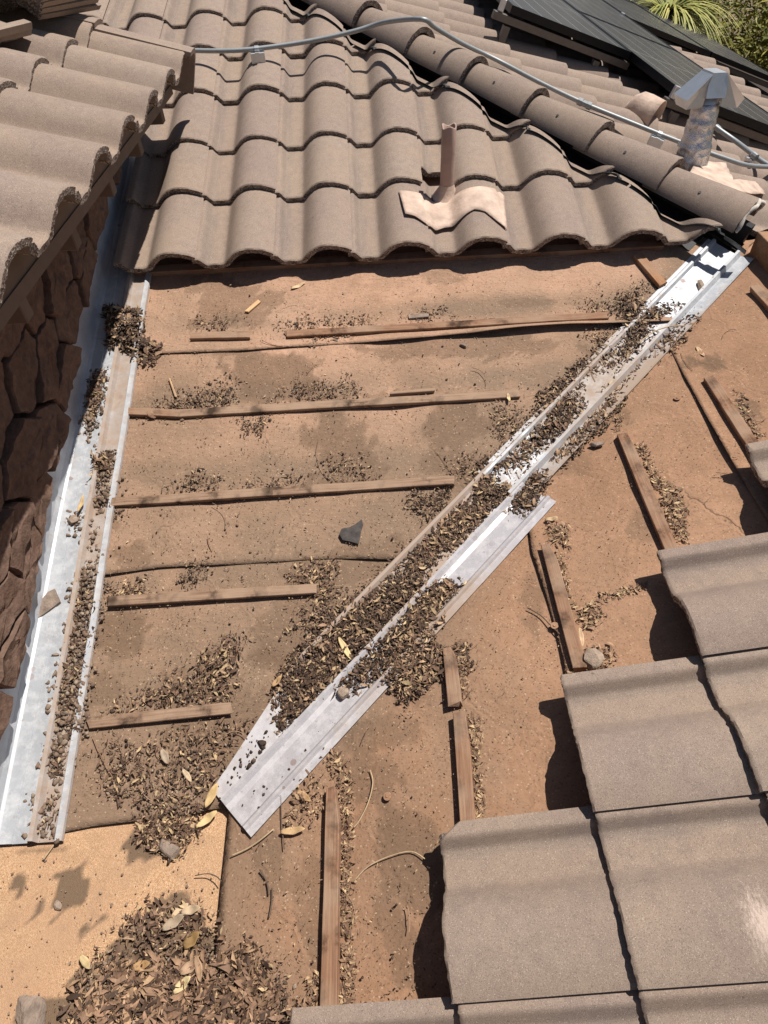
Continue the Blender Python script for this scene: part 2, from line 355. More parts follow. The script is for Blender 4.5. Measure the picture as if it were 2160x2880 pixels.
stB = [(1930, 1030, 22, 16, .9), (2003, 1030, 25, 18, 1.), (1145, 2444, 70, 110, .8), (1155, 2330, 60, 50, .6), (1130, 2690, 38, 120, .7), (895, 2678, 40, 85, .7), (1627, 1733, 24, 20, 1.), (1562, 1505, 28, 24, .95), (1295, 1824, 26, 30, .95),
       (1690, 1170, 110, 30, .4), (1560, 1300, 120, 40, .4), (1830, 1480, 60, 50, .5), (1050, 2180, 80, 60, .55), (760, 2420, 60, 120, .55), (1180, 1960, 60, 20, .4), (2100, 1160, 25, 20, .7), (1500, 1660, 40, 120, .4), (870, 2480, 70, 100, .45), (1010, 2060, 120, 60, .5), (1080, 2560, 60, 60, .5)]
stF = [(195, 2505, 40, 46, 1.), (228, 2500, 14, 50, .7), (52, 2492, 13, 25, .8), (107, 2545, 9, 38, .8), (430, 2385, 60, 45, 1.), (340, 2650, 110, 95, 1.), (150, 2860, 110, 50, 1.), (140, 2600, 14, 20, .6), (520, 2525, 40, 10, .6), (250, 2760, 60, 100, .8), (480, 2560, 60, 40, .9), (560, 2640, 60, 80, .9), (120, 2390, 60, 14, .5), (75, 2600, 12, 20, .5)]

def sheet(name, parent, mat, us, edge_lo, edge_hi, P3, h0, lift, stain, conv, dirt, n_v=60, thick=.0025, seed=0):
    """felt course: u across, v up the slope between two edge functions; lower edge lifted; real thickness at that edge"""
    nu = len(us); V = []; 
    for j in range(n_v):
        f = j/(n_v-1)
        for u in us:
            v = edge_lo(u)*(1-f)+edge_hi(u)*f
            hh = h0+lift(u)*max(0, 1-(v-edge_lo(u))/.06)**2+(.0085*(float(fbm(u*5+seed, v*5, 3, 3))-.5)*2+.0035*(float(vnoise(u*3+v*7+seed, v*2.2-u*9, 6))-.5))*min(1, 0.3+f*4)
            V.append(P3(u, v, hh))
    F = [(j*nu+i, j*nu+i+1, (j+1)*nu+i+1, (j+1)*nu+i) for j in range(n_v-1) for i in range(nu-1)]
    b = len(V)
    for u in us:
        v = edge_lo(u); V.append(P3(u, v+.0005, h0+lift(u)-thick+.3*(.0085*(float(fbm(u*5+seed, v*5, 3, 3))-.5)*2+.0035*(float(vnoise(u*3+v*7+seed, v*2.2-u*9, 6))-.5))))
    F += [(b+i, b+i+1, i+1, i) for i in range(nu-1)]
    o = pmesh(name, V, F, parent, (mat,), True); me = o.data
    P = np.array(V); 
    a = me.attributes.new('stain', 'FLOAT', 'POINT'); a.data.foreach_set('value', blobs(P[:, :2], stain, conv).astype(np.float32))
    a = me.attributes.new('dirt', 'FLOAT', 'POINT'); a.data.foreach_set('value', np.clip(dirt(P[:, 0], P[:, 1]), 0, 1).astype(np.float32))
    return o
def PA3(x, s, h): return (x, s*cA-h*kA*cA, s*kA*cA+h*cA)
def PB3(y, s, h): return (s*cB-h*kB*cB, y, s*kB*cB+h*cB)
def interp(pts, conv, ax, sx):
    P = sorted([(conv(*p)[ax], conv(*p)[sx]) for p in pts]); xs = [p[0] for p in P]; ys = [p[1] for p in P]
    return lambda u: float(np.interp(u, xs, ys))
XS = list(np.arange(-1.10, 1.50, .022))
valS = lambda x: x*RV/cA          # slope distance on A at the valley line
low = interp([(160, 2345), (189, 2340), (260, 2324), (365, 2311), (456, 2304), (600, 2275)], onA, 0, 1)
l2 = interp([(299, 1619), (456, 1598), (625, 1591), (780, 1583), (937, 1573), (1090, 1575)], onA, 0, 1)
l1 = interp([(380, 1003), (449, 1000), (677, 992), (781, 984), (1080, 967), (1340, 948), (1600, 927), (1725, 922)], onA, 0, 1)
BL = [(onA(1250, v_)[1]) for v_ in (908, 1118, 1352, 1640, 1960)]
def dirtA(x, y):
    d = .98-.62*y+1.0*(fbm(x*2.6, y*2.6, 9)-.5)+.5*(fbm(x*9, y*13, 10)-.5)
    for b_ in BL: d = d+.9*np.exp(-((y-b_-.055)/.045)**2)*(fbm(x*7, y*7, 12)*1.8-.35)
    return d+.6*np.exp(-((y-x*RV-.22)/.12)**2)*fbm(x*6, y*6, 14)
def courseA(name, elo, ehi, h0, lift, seed, nv):
    lo = lambda x: max(elo(x)/cA, valS(x)-.02); hi = lambda x: max(min(ehi(x), J[1]+(J[0]-x)*kC/kA-.16)/cA, valS(x)+.0)
    us = [x for x in XS if hi(x)-lo(x) > .004]
    return sheet(name, slopeA, M['feltA'], us, lo, hi, PA3, h0, lift, stA, onA, dirtA, nv, seed=seed)
wig = lambda x, s: .002+.004*float(vnoise(x*6, 0, s))
courseA('underlayment_course', low, lambda x: l2(x)+.05, .001, lambda x: .0, 1, 46)
courseA('underlayment_course', l2, lambda x: l1(x)+.05, .0045, lambda x: wig(x, 2), 2, 46)
courseA('underlayment_course', l1, lambda x: 2.0, .008, lambda x: .004+.026*math.exp(-((x-.55)/.5)**2)*(.6+.5*float(vnoise(x*4, 0, 7))), 3, 60)
# plain dark felt below the tiles, up to the hip
hx = lambda y: J[0]-(y-J[1])*kA/kC
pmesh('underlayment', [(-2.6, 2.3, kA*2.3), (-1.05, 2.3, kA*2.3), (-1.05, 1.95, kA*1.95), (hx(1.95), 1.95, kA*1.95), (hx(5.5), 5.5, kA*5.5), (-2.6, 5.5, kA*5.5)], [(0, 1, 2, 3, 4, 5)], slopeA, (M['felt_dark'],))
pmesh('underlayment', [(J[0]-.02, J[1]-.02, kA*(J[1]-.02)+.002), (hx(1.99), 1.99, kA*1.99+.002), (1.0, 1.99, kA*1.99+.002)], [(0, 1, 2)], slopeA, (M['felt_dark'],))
# right-hand slope
YS = list(np.arange(-3.2, 1.44, .022))
B0 = lambda y: -.475+.02*math.sin(y*3)
b2 = interp([(1484, 1453), (1497, 1557), (1536, 1674), (1575, 1811), (1600, 1922)], onB, 1, 0)
b1 = interp([(1887, 993), (1920, 1058), (1991, 1189), (2043, 1280)], onB, 1, 0)
dirtB = lambda x, y: .30-.30*x+1.0*(fbm(x*3, y*3, 19)-.5)+.4*(fbm(x*11, y*8, 20)-.5)+.5*np.exp(-((x*RV-y-.18)/.08)**2)*fbm(x*6, y*6, 15)+.9*np.clip(-.15-x, 0, .4)
def courseB(name, elo, ehi, h0, lift, seed, nv):
    lo = lambda y: min(max(elo(y)/cB, y/RV/cB-.02), 1.50); hi = lambda y: max(ehi(y)/cB, y/RV/cB)
    us = [y for y in YS if hi(y)-lo(y) > .004]
    return sheet(name, slopeB, M['feltB'], us[::-1], lo, hi, PB3, h0, lift, stB, onB, dirtB, nv, seed=seed)
courseB('underlayment_course', B0, lambda y: b2(y)+.05, .001, lambda y: 0., 4, 46)
courseB('underlayment_course', b2, lambda y: b1(y)+.05, .0045, lambda y: .004+.010*float(vnoise(y*5, 0, 4)), 5, 40)
courseB('underlayment_course', b1, lambda y: J[0]-.002, .008, lambda y: .005+.012*float(vnoise(y*5, 0, 6)), 6, 40)
# flat roof
xs = np.arange(-3.2, -.40, .02); ys = np.arange(-3.0, -.38, .02); nx = len(xs)
V = [(x, y, FZ-.004+.006*(float(fbm(x*4, y*4, 2))-.5)+.03*max(0, (y+.50))) for y in ys for x in xs]
F = [(j*nx+i, j*nx+i+1, (j+1)*nx+i+1, (j+1)*nx+i) for j in range(len(ys)-1) for i in range(nx-1)]
o = pmesh('cap_sheet', V, F, flat, (M['sheet'],), True)
a = o.data.attributes.new('stain', 'FLOAT', 'POINT'); a.data.foreach_set('value', blobs(np.array(V)[:, :2], stF, onF).astype(np.float32))

# ------------------------------------------------------------------ roof tiles
PROF = [(-.014, .0275), (0, .0285), (.012, .0285), (.017, .026), (.027, .013), (.036, .0025), (.043, 0), (.072, 0), (.100, 0), (.109, .004), (.119, .014), (.131, .0275), (.145, .041), (.160, .0515), (.176, .0588), (.193, .0630), (.211, .0645), (.229, .0633), (.247, .0602), (.265, .0558), (.281, .0500), (.296, .0432), (.304, .0385)]
def prof_fine(n=3):
    out = []
    for a, b in zip(PROF[:-1], PROF[1:]):
        for k in range(n): f = k/n; out.append((a[0]+(b[0]-a[0])*f, a[1]+(b[1]-a[1])*f))
    return out+[PROF[-1]]
TL, TB, TT = .420, .046, .061
def tile_mesh(name, seed, fine=2, th=.021, s0=None, chip=None, mats=('tile', 'cut')):
    r = random.Random(seed); pr = prof_fine(fine); n = len(pr); nrm = []
    for i in range(n):
        a = pr[max(i-1, 0)]; b = pr[min(i+1, n-1)]; d = Vector((b[0]-a[0], b[1]-a[1])).normalized(); nrm.append((d.y, -d.x))
    S = [0, .005, .010, .12, .27, TL]; V = []; F = []; mi = []
    for layer in (0, 1):
        for k, s in enumerate(S):
            for i, (t_, h) in enumerate(pr):
                st = s0(t_) if s0 else 0
                ss = st+(s-0)*(TL-st)/TL
                if k == 0: ss += r.uniform(-.0016, .0016)
                if chip and k < 3: ss += chip(t_)
                zz = h+th; tt = t_
                if layer: tt += nrm[i][0]*th; zz += nrm[i][1]*th; zz = max(zz, -.0005) if h < .01 else zz
                if layer == 0 and k == 0: zz -= .0030+r.uniform(0, .0015)
                if layer == 1 and k == 0: zz += r.uniform(-.0012, .0012)
                V.append((tt, ss, zz+TB-TT*ss))
    L = len(S)*n
    for k in range(len(S)-1):
        for i in range(n-1):
            a = k*n+i; F.append((a, a+1, a+n+1, a+n)); mi.append(0)
            F.append((L+a, L+a+n, L+a+n+1, L+a+1)); mi.append(1)
        F.append((k*n, (k+1)*n, L+(k+1)*n, L+k*n)); mi.append(0)
        F.append((k*n+n-1, L+k*n+n-1, L+(k+1)*n+n-1, (k+1)*n+n-1)); mi.append(0)
    for i in range(n-1):
        F.append((i, L+i, L+i+1, i+1)); mi.append(1)
        e = (len(S)-1)*n; F.append((e+i, e+i+1, L+e+i+1, L+e+i)); mi.append(1)
    me = bpy.data.meshes.new(name); me.from_pydata(V, [], F)
    for m in mats: me.materials.append(M[m])
    me.polygons.foreach_set('material_index', mi)
    me.polygons.foreach_set('use_smooth', [m == 0 and abs(k) >= 0 for k, m in enumerate(mi)]); me.update()
    me.set_sharp_from_angle(angle=math.radians(38))
    return me
TILES = [tile_mesh('roof_tile', 100+i) for i in range(4)]
def base_frame(which, t0, s0, dh=0):
    if which == 'A': o = Vector(PA3(t0, s0, dh)); return frame(o, (1, 0, 0), (0, cA, kA*cA), (0, -kA*cA, cA))
    if which == 'B': o = Vector(PB3(t0, s0, dh)); return frame(o, (0, -1, 0), (cB, 0, kB*cB), (-kB*cB, 0, cB))
    if which == 'C':
        o = Vector((J[0]-s0*cC+dh*kC*cC, t0, J[2]+s0*kC*cC+dh*cC)); return frame(o, (0, 1, 0), (-cC, 0, kC*cC), (kC*cC, 0, cC))
def put_tile(parent, which, t0, s0, name='roof_tile', mesh=None, clip=None, jit=1., label=None, mat=None, dh=0):
    m = base_frame(which, t0, s0, dh) if mat is None else mat
    m = m @ Matrix.Translation((rnd.gauss(0, .0015)*jit, rnd.gauss(0, .003)*jit, abs(rnd.gauss(0, .001))*jit)) @ Matrix.Rotation(rnd.gauss(0, .004)*jit, 4, 'Z') @ Matrix.Rotation(rnd.gauss(0, .003)*jit, 4, 'X')
    me = mesh or rnd.choice(TILES)
    if clip is not None:                                      # cut along the hip
        co, no = clip; mi = m.inverted(); lc = mi @ Vector(co); ln = (mi.to_3x3() @ Vector(no)).normalized()
        d = [(v.co-lc).dot(ln) for v in me.vertices]
        if min(d) > -.02: return None
        if max(d) > 0:
            bm = bmesh.new(); bm.from_mesh(me)
            bmesh.ops.bisect_plane(bm, geom=bm.verts[:]+bm.edges[:]+bm.faces[:], plane_co=lc, plane_no=ln, clear_outer=True)
            r = bmesh.ops.holes_fill(bm, edges=[e for e in bm.edges if e.is_boundary], sides=0)
            for f in r['faces']: f.material_index = 1; f.smooth = False
            me2 = bpy.data.meshes.new('cut_tile'); bm.to_mesh(me2); bm.free()
            for q in me.materials: me2.materials.append(q)
            me2.set_sharp_from_angle(angle=math.radians(38)); me = me2
    o = bpy.data.objects.new(name, me); COL.objects.link(o); o.matrix_world = m
    o.parent = parent; o.matrix_parent_inverse = Matrix.Translation(-Vector(parent['_base']))
    if label: o['label'] = label
    return o
hv = Vector((HIP[0], HIP[1], 0)).normalized(); hn = Vector((-hv.y, hv.x, 0))   # hn points to the far (C) side
if hn.x < 0: hn = -hn
X0, W, E_A, S0 = -.7182, .30, .3426, 1.4157
ROWADJ = [0, .0232, .004, .0164, .0202, -.0181, -.01, .0, .01, 0, 0, 0]
clipA = (tuple(Vector(J)-hn*.135), tuple(hn))
notch = tile_mesh('notched_tile', 333, s0=lambda t_: .118*max(0, min(1, (.125-t_)/.006)))
for i in range(11):
    s = S0+i*E_A+ROWADJ[i]
    for j in range(-5, 9):
        x = X0+W*(j-1)
        if x < -1.05 and s*cA < 2.12: continue
        if x < -2.3: continue
        mesh = notch if (i == 1 and j == 4) else None
        put_tile(slopeA, 'A', x, s, mesh=mesh, clip=clipA, jit=.75)
# right slope: a stepped front of full tiles
E_B, SB, YB = .3331, -.2368-.0356, -.0378
fix = {(0, 0): (.0, .0), (1, 0): (0, 0), (2, 0): (0, 0)}
_m = base_frame('B', YB-2*W, SB+E_B*2).inverted() @ Vector(onB(2150, 2600, .12))
M['tile_spray'] = add_overspray(mat_tile('oversprayed_tile'), _m.x, _m.y); sprayed = tile_mesh('oversprayed_tile', 351, mats=('tile_spray', 'cut'))
chipped = tile_mesh('clipped_corner_tile', 341, chip=lambda t_: .03*max(0, 1-t_/.022))
for c in range(-4, 7):
    for r in range(0, 6):
        s = SB+E_B*(3-c+r)
        if s > 1.44: continue
        if s < -.47: continue
        put_tile(slopeB, 'B', YB-c*W, s, jit=1.3, mesh=chipped if (c, r) == (2, 0) else sprayed if (c, r) == (2, 1) else None, label='roof tile with pale paint overspray' if (c, r) == (2, 1) else None)
# far slope
clipC = (tuple(Vector(J)+hn*.10), tuple(-hn))
for ci in range(-3, 22):
    for r in range(-9, 12):
        s = .06+r*.343
        y = 1.10+ci*W
        if s < -3.0: continue
        if ci < 0 and s > -.05: continue
        x = J[0]-s*cC
        if x < hx(y)-.45: continue
        if x > 3.3 and (ci > 4 or r % 1): continue
        if y < .9 and x < 1.5: continue
        put_tile(slopeC, 'C', y, s, clip=clipC)
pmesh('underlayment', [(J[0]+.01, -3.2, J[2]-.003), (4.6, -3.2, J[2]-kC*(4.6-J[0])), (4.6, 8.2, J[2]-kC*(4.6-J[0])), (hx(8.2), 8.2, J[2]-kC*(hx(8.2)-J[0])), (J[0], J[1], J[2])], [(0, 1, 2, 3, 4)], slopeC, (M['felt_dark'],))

# ------------------------------------------------------------------ upper roof at the left, its eave, stone wall and flashing
DR = Vector((.0133, 1, -.0367)).normalized(); DU = Vector((-1, 0, .31)); DU = (DU-DR*DU.dot(DR)).normalized(); DN = DR.cross(DU).normalized()
def crestD(i): return Vector((-.735-.004*i, 2.031-.3*i, .993+.011*i))
def frameD(i, s): return frame(crestD(i)-DR*.213-DN*.1315+DU*s, DR, DU, DN)
for i in range(0, 12):
    for r in range(0, 4): put_tile(slopeD, 'D', 0, 0, mat=frameD(i, .343*r), jit=1.2)
Dp = crestD(0)-DN*.1315
def ptD(y, s, h): 
    b = Dp+DR*((y-Dp.y)/DR.y); return b+DU*s+DN*h
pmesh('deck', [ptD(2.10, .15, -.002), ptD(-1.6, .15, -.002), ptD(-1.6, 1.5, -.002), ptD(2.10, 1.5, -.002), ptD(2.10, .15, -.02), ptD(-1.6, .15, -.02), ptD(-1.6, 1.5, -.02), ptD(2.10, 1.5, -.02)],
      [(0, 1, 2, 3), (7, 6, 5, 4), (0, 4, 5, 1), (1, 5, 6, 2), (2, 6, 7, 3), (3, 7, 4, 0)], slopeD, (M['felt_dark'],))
# rake tiles on the far edge: top flange and a long leg hanging down
for r in range(4):
    s1 = -.025+.36*r; o_ = frame(crestD(0)-DN*.134+DU*s1+DR*.085, DR, DU, DN); up = .005*0+.012
    sec = [(-.10, .118), (-.055, .122), (-.012, .118), (.010, .105), (.022, .08), (.026, -.055), (.010, -.055), (.006, .075), (-.004, .092), (-.02, .102), (-.10, .103)]
    V = []; n = len(sec)
    for k, ss in enumerate((0, .2, .40)):
        for (a_, b_) in sec: V.append(o_ @ Vector((a_, ss, b_+(.020 if k == 0 else .010 if k == 1 else 0))))
    F = [(k*n+i, k*n+(i+1) % n, (k+1)*n+(i+1) % n, (k+1)*n+i) for k in range(2) for i in range(n)]+[tuple(range(n))[::-1], tuple(range(2*n, 3*n))]
    o = pmesh('rake_tile', V, F, slopeD, (M['tile'],), False)
# fascia boards and rafter tails
bm = bmesh.new()
def eaveZ(y): return .993+(2.031-y)*.0367
def board(name, x0, x1, dz0, dz1, parent, mat, y0=-1.5, y1=2.10):
    V = [(x, y, eaveZ(y)+dz) for y in (y0, y1) for x in (x0, x1) for dz in (dz0, dz1)]
    return pmesh(name, V, [(0, 1, 3, 2), (4, 6, 7, 5), (0, 4, 5, 1), (2, 3, 7, 6), (0, 2, 6, 4), (1, 5, 7, 3)], parent, (mat,))
board('fascia_board', -.862, -.842, -.125, -.066, slopeD, M['fascia'])
board('fascia_board', -.865, -.838, -.158, -.1255, slopeD, M['fascia'])
board('soffit', -1.10, -.867, -.156, -.140, slopeD, M['fascia'])
for k in range(9):
    y = 1.98-.405*k; z = eaveZ(y)
    bm = bmesh.new(); box_bm(bm, Matrix.Translation((0, y, z)), (-1.11, -.022, -.235), (-.872, .022, -.157), .003); bm_obj('rafter_tail', bm, slopeD, (M['fascia'],))
for k in range(12):   # dark stops below the barrels
    y = crestD(k).y; bm = bmesh.new(); box_bm(bm, Matrix.Translation((0, y-.02, eaveZ(y))), (-.838, -.03, -.09), (-.832, .075, -.022), .002); bm_obj('bird_stop', bm, slopeD, (M['fascia'],))
bm = bmesh.new(); box_bm(bm, Matrix.Identity(4), (-3.2, 1.6, -.4), (-1.12, 1.99, 1.0)); bm_obj('gable_wall', bm, slopeD, (M['stucco'],))

wall = thing('stone_wall', 'shaded brown fieldstone wall under the upper eave at the left', 'wall', (-1.1, .5, .1))
wb = lambda y: max(kA*y, FZ)
V = []; ysw = np.linspace(-1.6, 2.06, 24)
for x in (-1.088, -1.30):
    for y in ysw: V += [(x, y, wb(y)+.165+.02*math.sin(y*11)), (x, y, eaveZ(y)-.14)]
n = len(ysw)*2
F = [(2*i, 2*i+2, 2*i+3, 2*i+1) for i in range(len(ysw)-1)]+[(n+2*i, n+2*i+1, n+2*i+3, n+2*i+2) for i in range(len(ysw)-1)]+[(2*i+1, 2*i+3, n+2*i+3, n+2*i+1) for i in range(len(ysw)-1)]
pmesh('mortar_bed', V, F, wall, (M['mortar'],))
def clip_poly(P, q, nrm):
    out = []
    for i in range(len(P)):
        a, b = P[i], P[(i+1) % len(P)]; da = (a-q) @ nrm; db = (b-q) @ nrm
        if da <= 0: out.append(a)
        if (da < 0) != (db < 0) and abs(da-db) > 1e-9: out.append(a+(b-a)*(da/(da-db)))
    return out
rs = np.random.default_rng(5); seeds = []
for _ in range(9000):
    y = rs.uniform(-1.6, 2.1); z = rs.uniform(-.2, 1.05); q = np.array([y, z])
    md = rs.choice([.075, .11, .16])
    # stones lie along courses that rise with the roof
    if all(np.hypot((q-p)[0]*.62, ((q-p)[1]-(q-p)[0]*.25)*1.25) > (md+m2)*.58 for p, m2 in seeds): seeds.append((q, md))
pts = [p for p, _ in seeds]
wp = lambda q: np.array([q[0]*.58, q[1]-.30*q[0]])
uw = lambda q: np.array([q[0]/.58, q[1]+.30*q[0]/.58])
for k, (p0_, md) in enumerate(seeds):
    if p0_[1] < wb(p0_[0])+.155 or p0_[1] > eaveZ(p0_[0])-.16: continue
    p = wp(p0_); P = [p+np.array(c) for c in ((-.3, -.25), (.3, -.25), (.3, .25), (-.3, .25))]
    for q0_ in pts:
        q = wp(q0_)
        if q0_ is p0_ or np.hypot(*(q-p)) > .7: continue
        d = q-p; L = np.hypot(*d); P = clip_poly(P, p+d*.5-d/L*.0022, d/L)
        if len(P) < 3: break
    if len(P) < 3: continue
    P = [uw(c) for c in P]; p = p0_
    P = clip_poly(P, np.array([p[0], wb(p[0])+.135+.03*rs.random()]), np.array([kA*.9, -1.])/math.hypot(kA*.9, 1))
    if len(P) >= 3: P = clip_poly(P, np.array([p[0], eaveZ(p[0])-.165]), np.array([0, 1.]))
    if len(P) < 3: continue
    p = np.mean(P, 0); Q = []
    for i in range(len(P)):
        a, b = P[i], P[(i+1) % len(P)]; L = np.hypot(*(b-a)); m = max(1, int(L/.016))
        for j in range(m):
            c = a+(b-a)*(j/m); d = c-p; r_ = (float(fbm(c[0]*30, c[1]*30, k, 3))-.5)*.020; Q.append(c+d/max(.01, np.hypot(*d))*(r_-.003))
    m = len(Q); dep = rs.uniform(.028, .056); tilt = rs.uniform(-.10, .10, 2); V = []; LS = ((1.0, -.004), (1.0, .86), (.965, 1.0), (.80, 1.0), (.60, 1.0), (.40, 1.0), (.20, 1.0))
    rel = lambda c: (float(fbm(c[0]*11, c[1]*16, 31+k, 2))-.5)*.018+(float(fbm(c[0]*45, c[1]*60, 77, 3))-.5)*.016
    for lay, (sc, x) in enumerate(LS):
        for c in Q:
            d = (c-p)*sc; x_ = -1.088+dep*x+((d @ tilt)+rel(p+d))*(1 if lay > 0 else 0); V.append((max(x_, -1.087), p[0]+d[0], p[1]+d[1]))
    V.append((-1.088+dep+rel(p), p[0], p[1])); F = []; nl = len(LS)
    for lay in range(nl-1):
        for i in range(m): F.append((lay*m+i, lay*m+(i+1) % m, (lay+1)*m+(i+1) % m, (lay+1)*m+i))
    for i in range(m): F.append(((nl-1)*m+i, (nl-1)*m+(i+1) % m, nl*m))
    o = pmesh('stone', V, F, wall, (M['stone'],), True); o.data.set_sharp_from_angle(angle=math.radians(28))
# wall flashing: one long pan with ribs
fl = thing('wall_flashing', 'long white galvanized wall flashing with ribs beside the stone wall', 'flashing', (-1.0, -.3, -.08))
sec = [(-.9185, .0035), (-.920, .0125), (-.9375, .0145), (-.942, .006), (-.985, .0045), (-.9925, .021), (-1.0035, .0225), (-1.011, .006), (-1.050, .0045), (-1.0515, .0075), (-1.086, .009), (-1.094, .014), (-1.099, .034)]
def flash(name, y0, y1, dh, leg, mat):
    V = []; F = []; ns = 40; S = sec+[(-1.101, leg)]; n = len(S); D_ = []
    for k in range(ns+1):
        y = y0+(y1-y0)*k/ns
        for (x, h) in S:
            hh = h+dh+.0012*(float(vnoise(y*9, x*40, 3))-.5); x_ = x+.0035*(float(vnoise(y*3, 1, 4))-.5)+.0027*y
            V.append((x_, y, kA*y+hh)); D_.append(.72 if -1.004 < x < -.94 else (.55 if x > -.93 else .10+.25*float(fbm(y*4, x*20, 8))))
    for k in range(ns):
        for i in range(n-1): F.append((k*n+i, (k+1)*n+i, (k+1)*n+i+1, k*n+i+1))
    o = pmesh(name, V, F, fl, (mat,), False); a = o.data.attributes.new('dirt', 'FLOAT', 'POINT'); a.data.foreach_set('value', D_)
    md = o.modifiers.new('s', 'SOLIDIFY'); md.thickness = .0012; md.offset = -1
flash('flashing_pan', -.545, 1.12, .009, .21, M['metal']); flash('flashing_pan', 1.07, 2.2, .0115, .21, M['metal'])

# ------------------------------------------------------------------ valley metal
dv = np.array([1, RV]); dv /= np.linalg.norm(dv); nv = np.array([dv[1], -dv[0]])
vm = thing('valley_flashing', 'pale steel valley flashing with raised centre rib running diagonally between the two slopes', 'flashing', (0, 0, 0))
def valley(name, a0, a1, offs, dh, left, mat, dirt, ns=60):
    V = []; D_ = []; n = len(offs)
    for k in range(ns+1):
        a_ = a0+(a1-a0)*k/ns
        for (of, h) in offs:
            o2 = max(of, left(a_)) if of < 0 else of; hh = h if o2 == of else .004
            P = dv*a_+nv*o2; V.append((P[0], P[1], max(kA*P[1], kB*P[0])+dh+hh+.001*(float(vnoise(a_*8, of*30, 2))-.5))); D_.append(dirt(a_, o2))
    F = [(k*n+i, k*n+i+1, (k+1)*n+i+1, (k+1)*n+i) for k in range(ns) for i in range(n-1)]
    o = pmesh(name, V, F, vm, (mat,), False); at = o.data.attributes.new('dirt', 'FLOAT', 'POINT'); at.data.foreach_set('value', D_)
    md = o.modifiers.new('s', 'SOLIDIFY'); md.thickness = .0012; md.offset = -1
low_off = [(-.135, .002), (-.128, .013), (-.118, .014), (-.110, .003), (-.03, .0015), (-.012, .003), (-.006, .021), (.003, .0225), (.014, .009), (.030, .003), (.085, .002), (.093, .012), (.101, .0125), (.106, .004), (.127, .003)]
up_off = [(-.140, .002), (-.126, .003), (-.119, .014), (-.110, .0145), (-.104, .003), (-.05, .0015), (-.022, .003), (-.016, .021), (-.006, .0225), (.004, .004), (.047, .003), (.054, .004)]
valley('valley_pan', -.700, .56, low_off, .009, lambda a_: float(np.interp(a_, [-.7, -.56, -.40, 0], [-.045, -.075, -.11, -.2])), M['metal_clean'], lambda a_, o_: (.36+.5*min(1, max(0, a_+.5)*5))*min(1, max(0, (-.002-o_)*60))-.05+.6*math.exp(-((a_-.0)/.22)**2)+(.35 if o_ > .088 else 0), 60)
valley('valley_pan', .50, 1.93, up_off, .0115, lambda a_: -.2, M['metal'], lambda a_, o_: .38+.35*math.exp(-((a_-1.05)/.3)**2)-.9*max(0, a_-1.42)+.25*(o_ > .02), 60)

# ------------------------------------------------------------------ hip caps
hip = thing('hip_ridge', 'hip line of overlapping barrel cap tiles running up behind the tiled slope', 'ridge', tuple(J))
ca = Vector(HIP); ca = Vector((.678, -.707, -.2)).normalized()
cr_ = ca.cross(Vector((0, 0, 1))).normalized(); cr_ = -cr_ if cr_.x > 0 else cr_       # towards the A side (left)
cn = cr_.cross(ca).normalized(); cn = -cn if cn.z < 0 else cn
def cap_mesh(seed):
    r = random.Random(seed); V = []; F = []; mi = []; na = 18; S = [0, .004, .14, .28, .42]; th = .026
    for lay in (0, 1):
        for k, s in enumerate(S):
            hw = .118-.075*s; ris = .090-.045*s
            for i in range(na+1):
                a_ = -1.25+2.5*i/na; rad = 1.0
                x = math.sin(a_)/math.sin(1.25)*hw; z = (math.cos(a_)-1)*ris/(1-math.cos(1.25))
                nx_, nz_ = math.sin(a_), math.cos(a_)
                ss = s+(r.uniform(-.002, .002) if k == 0 else 0)
                if lay: x -= nx_*th; z -= nz_*th
                elif k == 0: z -= .003
                V.append((x, ss, z-.098*s+(r.uniform(-.001, .001) if k == 0 else 0)))
    n = na+1; L = len(S)*n
    for k in range(len(S)-1):
        for i in range(na):
            a_ = k*n+i; F.append((a_, a_+1, a_+n+1, a_+n)); mi.append(0); F.append((L+a_, L+a_+n, L+a_+n+1, L+a_+1)); mi.append(0)
        F.append((k*n, (k+1)*n, L+(k+1)*n, L+k*n)); mi.append(1); F.append((k*n+na, L+k*n+na, L+(k+1)*n+na, (k+1)*n+na)); mi.append(1)
    for i in range(na):
        F.append((i, L+i, L+i+1, i+1)); mi.append(1); e = (len(S)-1)*n; F.append((e+i, e+i+1, L+e+i+1, L+e+i)); mi.append(1)
    me = bpy.data.meshes.new('cap_tile'); me.from_pydata(V, [], F); me.materials.append(M['cap']); me.materials.append(M['cut'])
    me.polygons.foreach_set('material_index', mi); me.polygons.foreach_set('use_smooth', [m == 0 for m in mi]); me.update(); me.set_sharp_from_angle(angle=math.radians(40)); return me
CAPS = [cap_mesh(i) for i in range(3)]
P0 = Vector((.259, 2.652, .915)); capE = .352
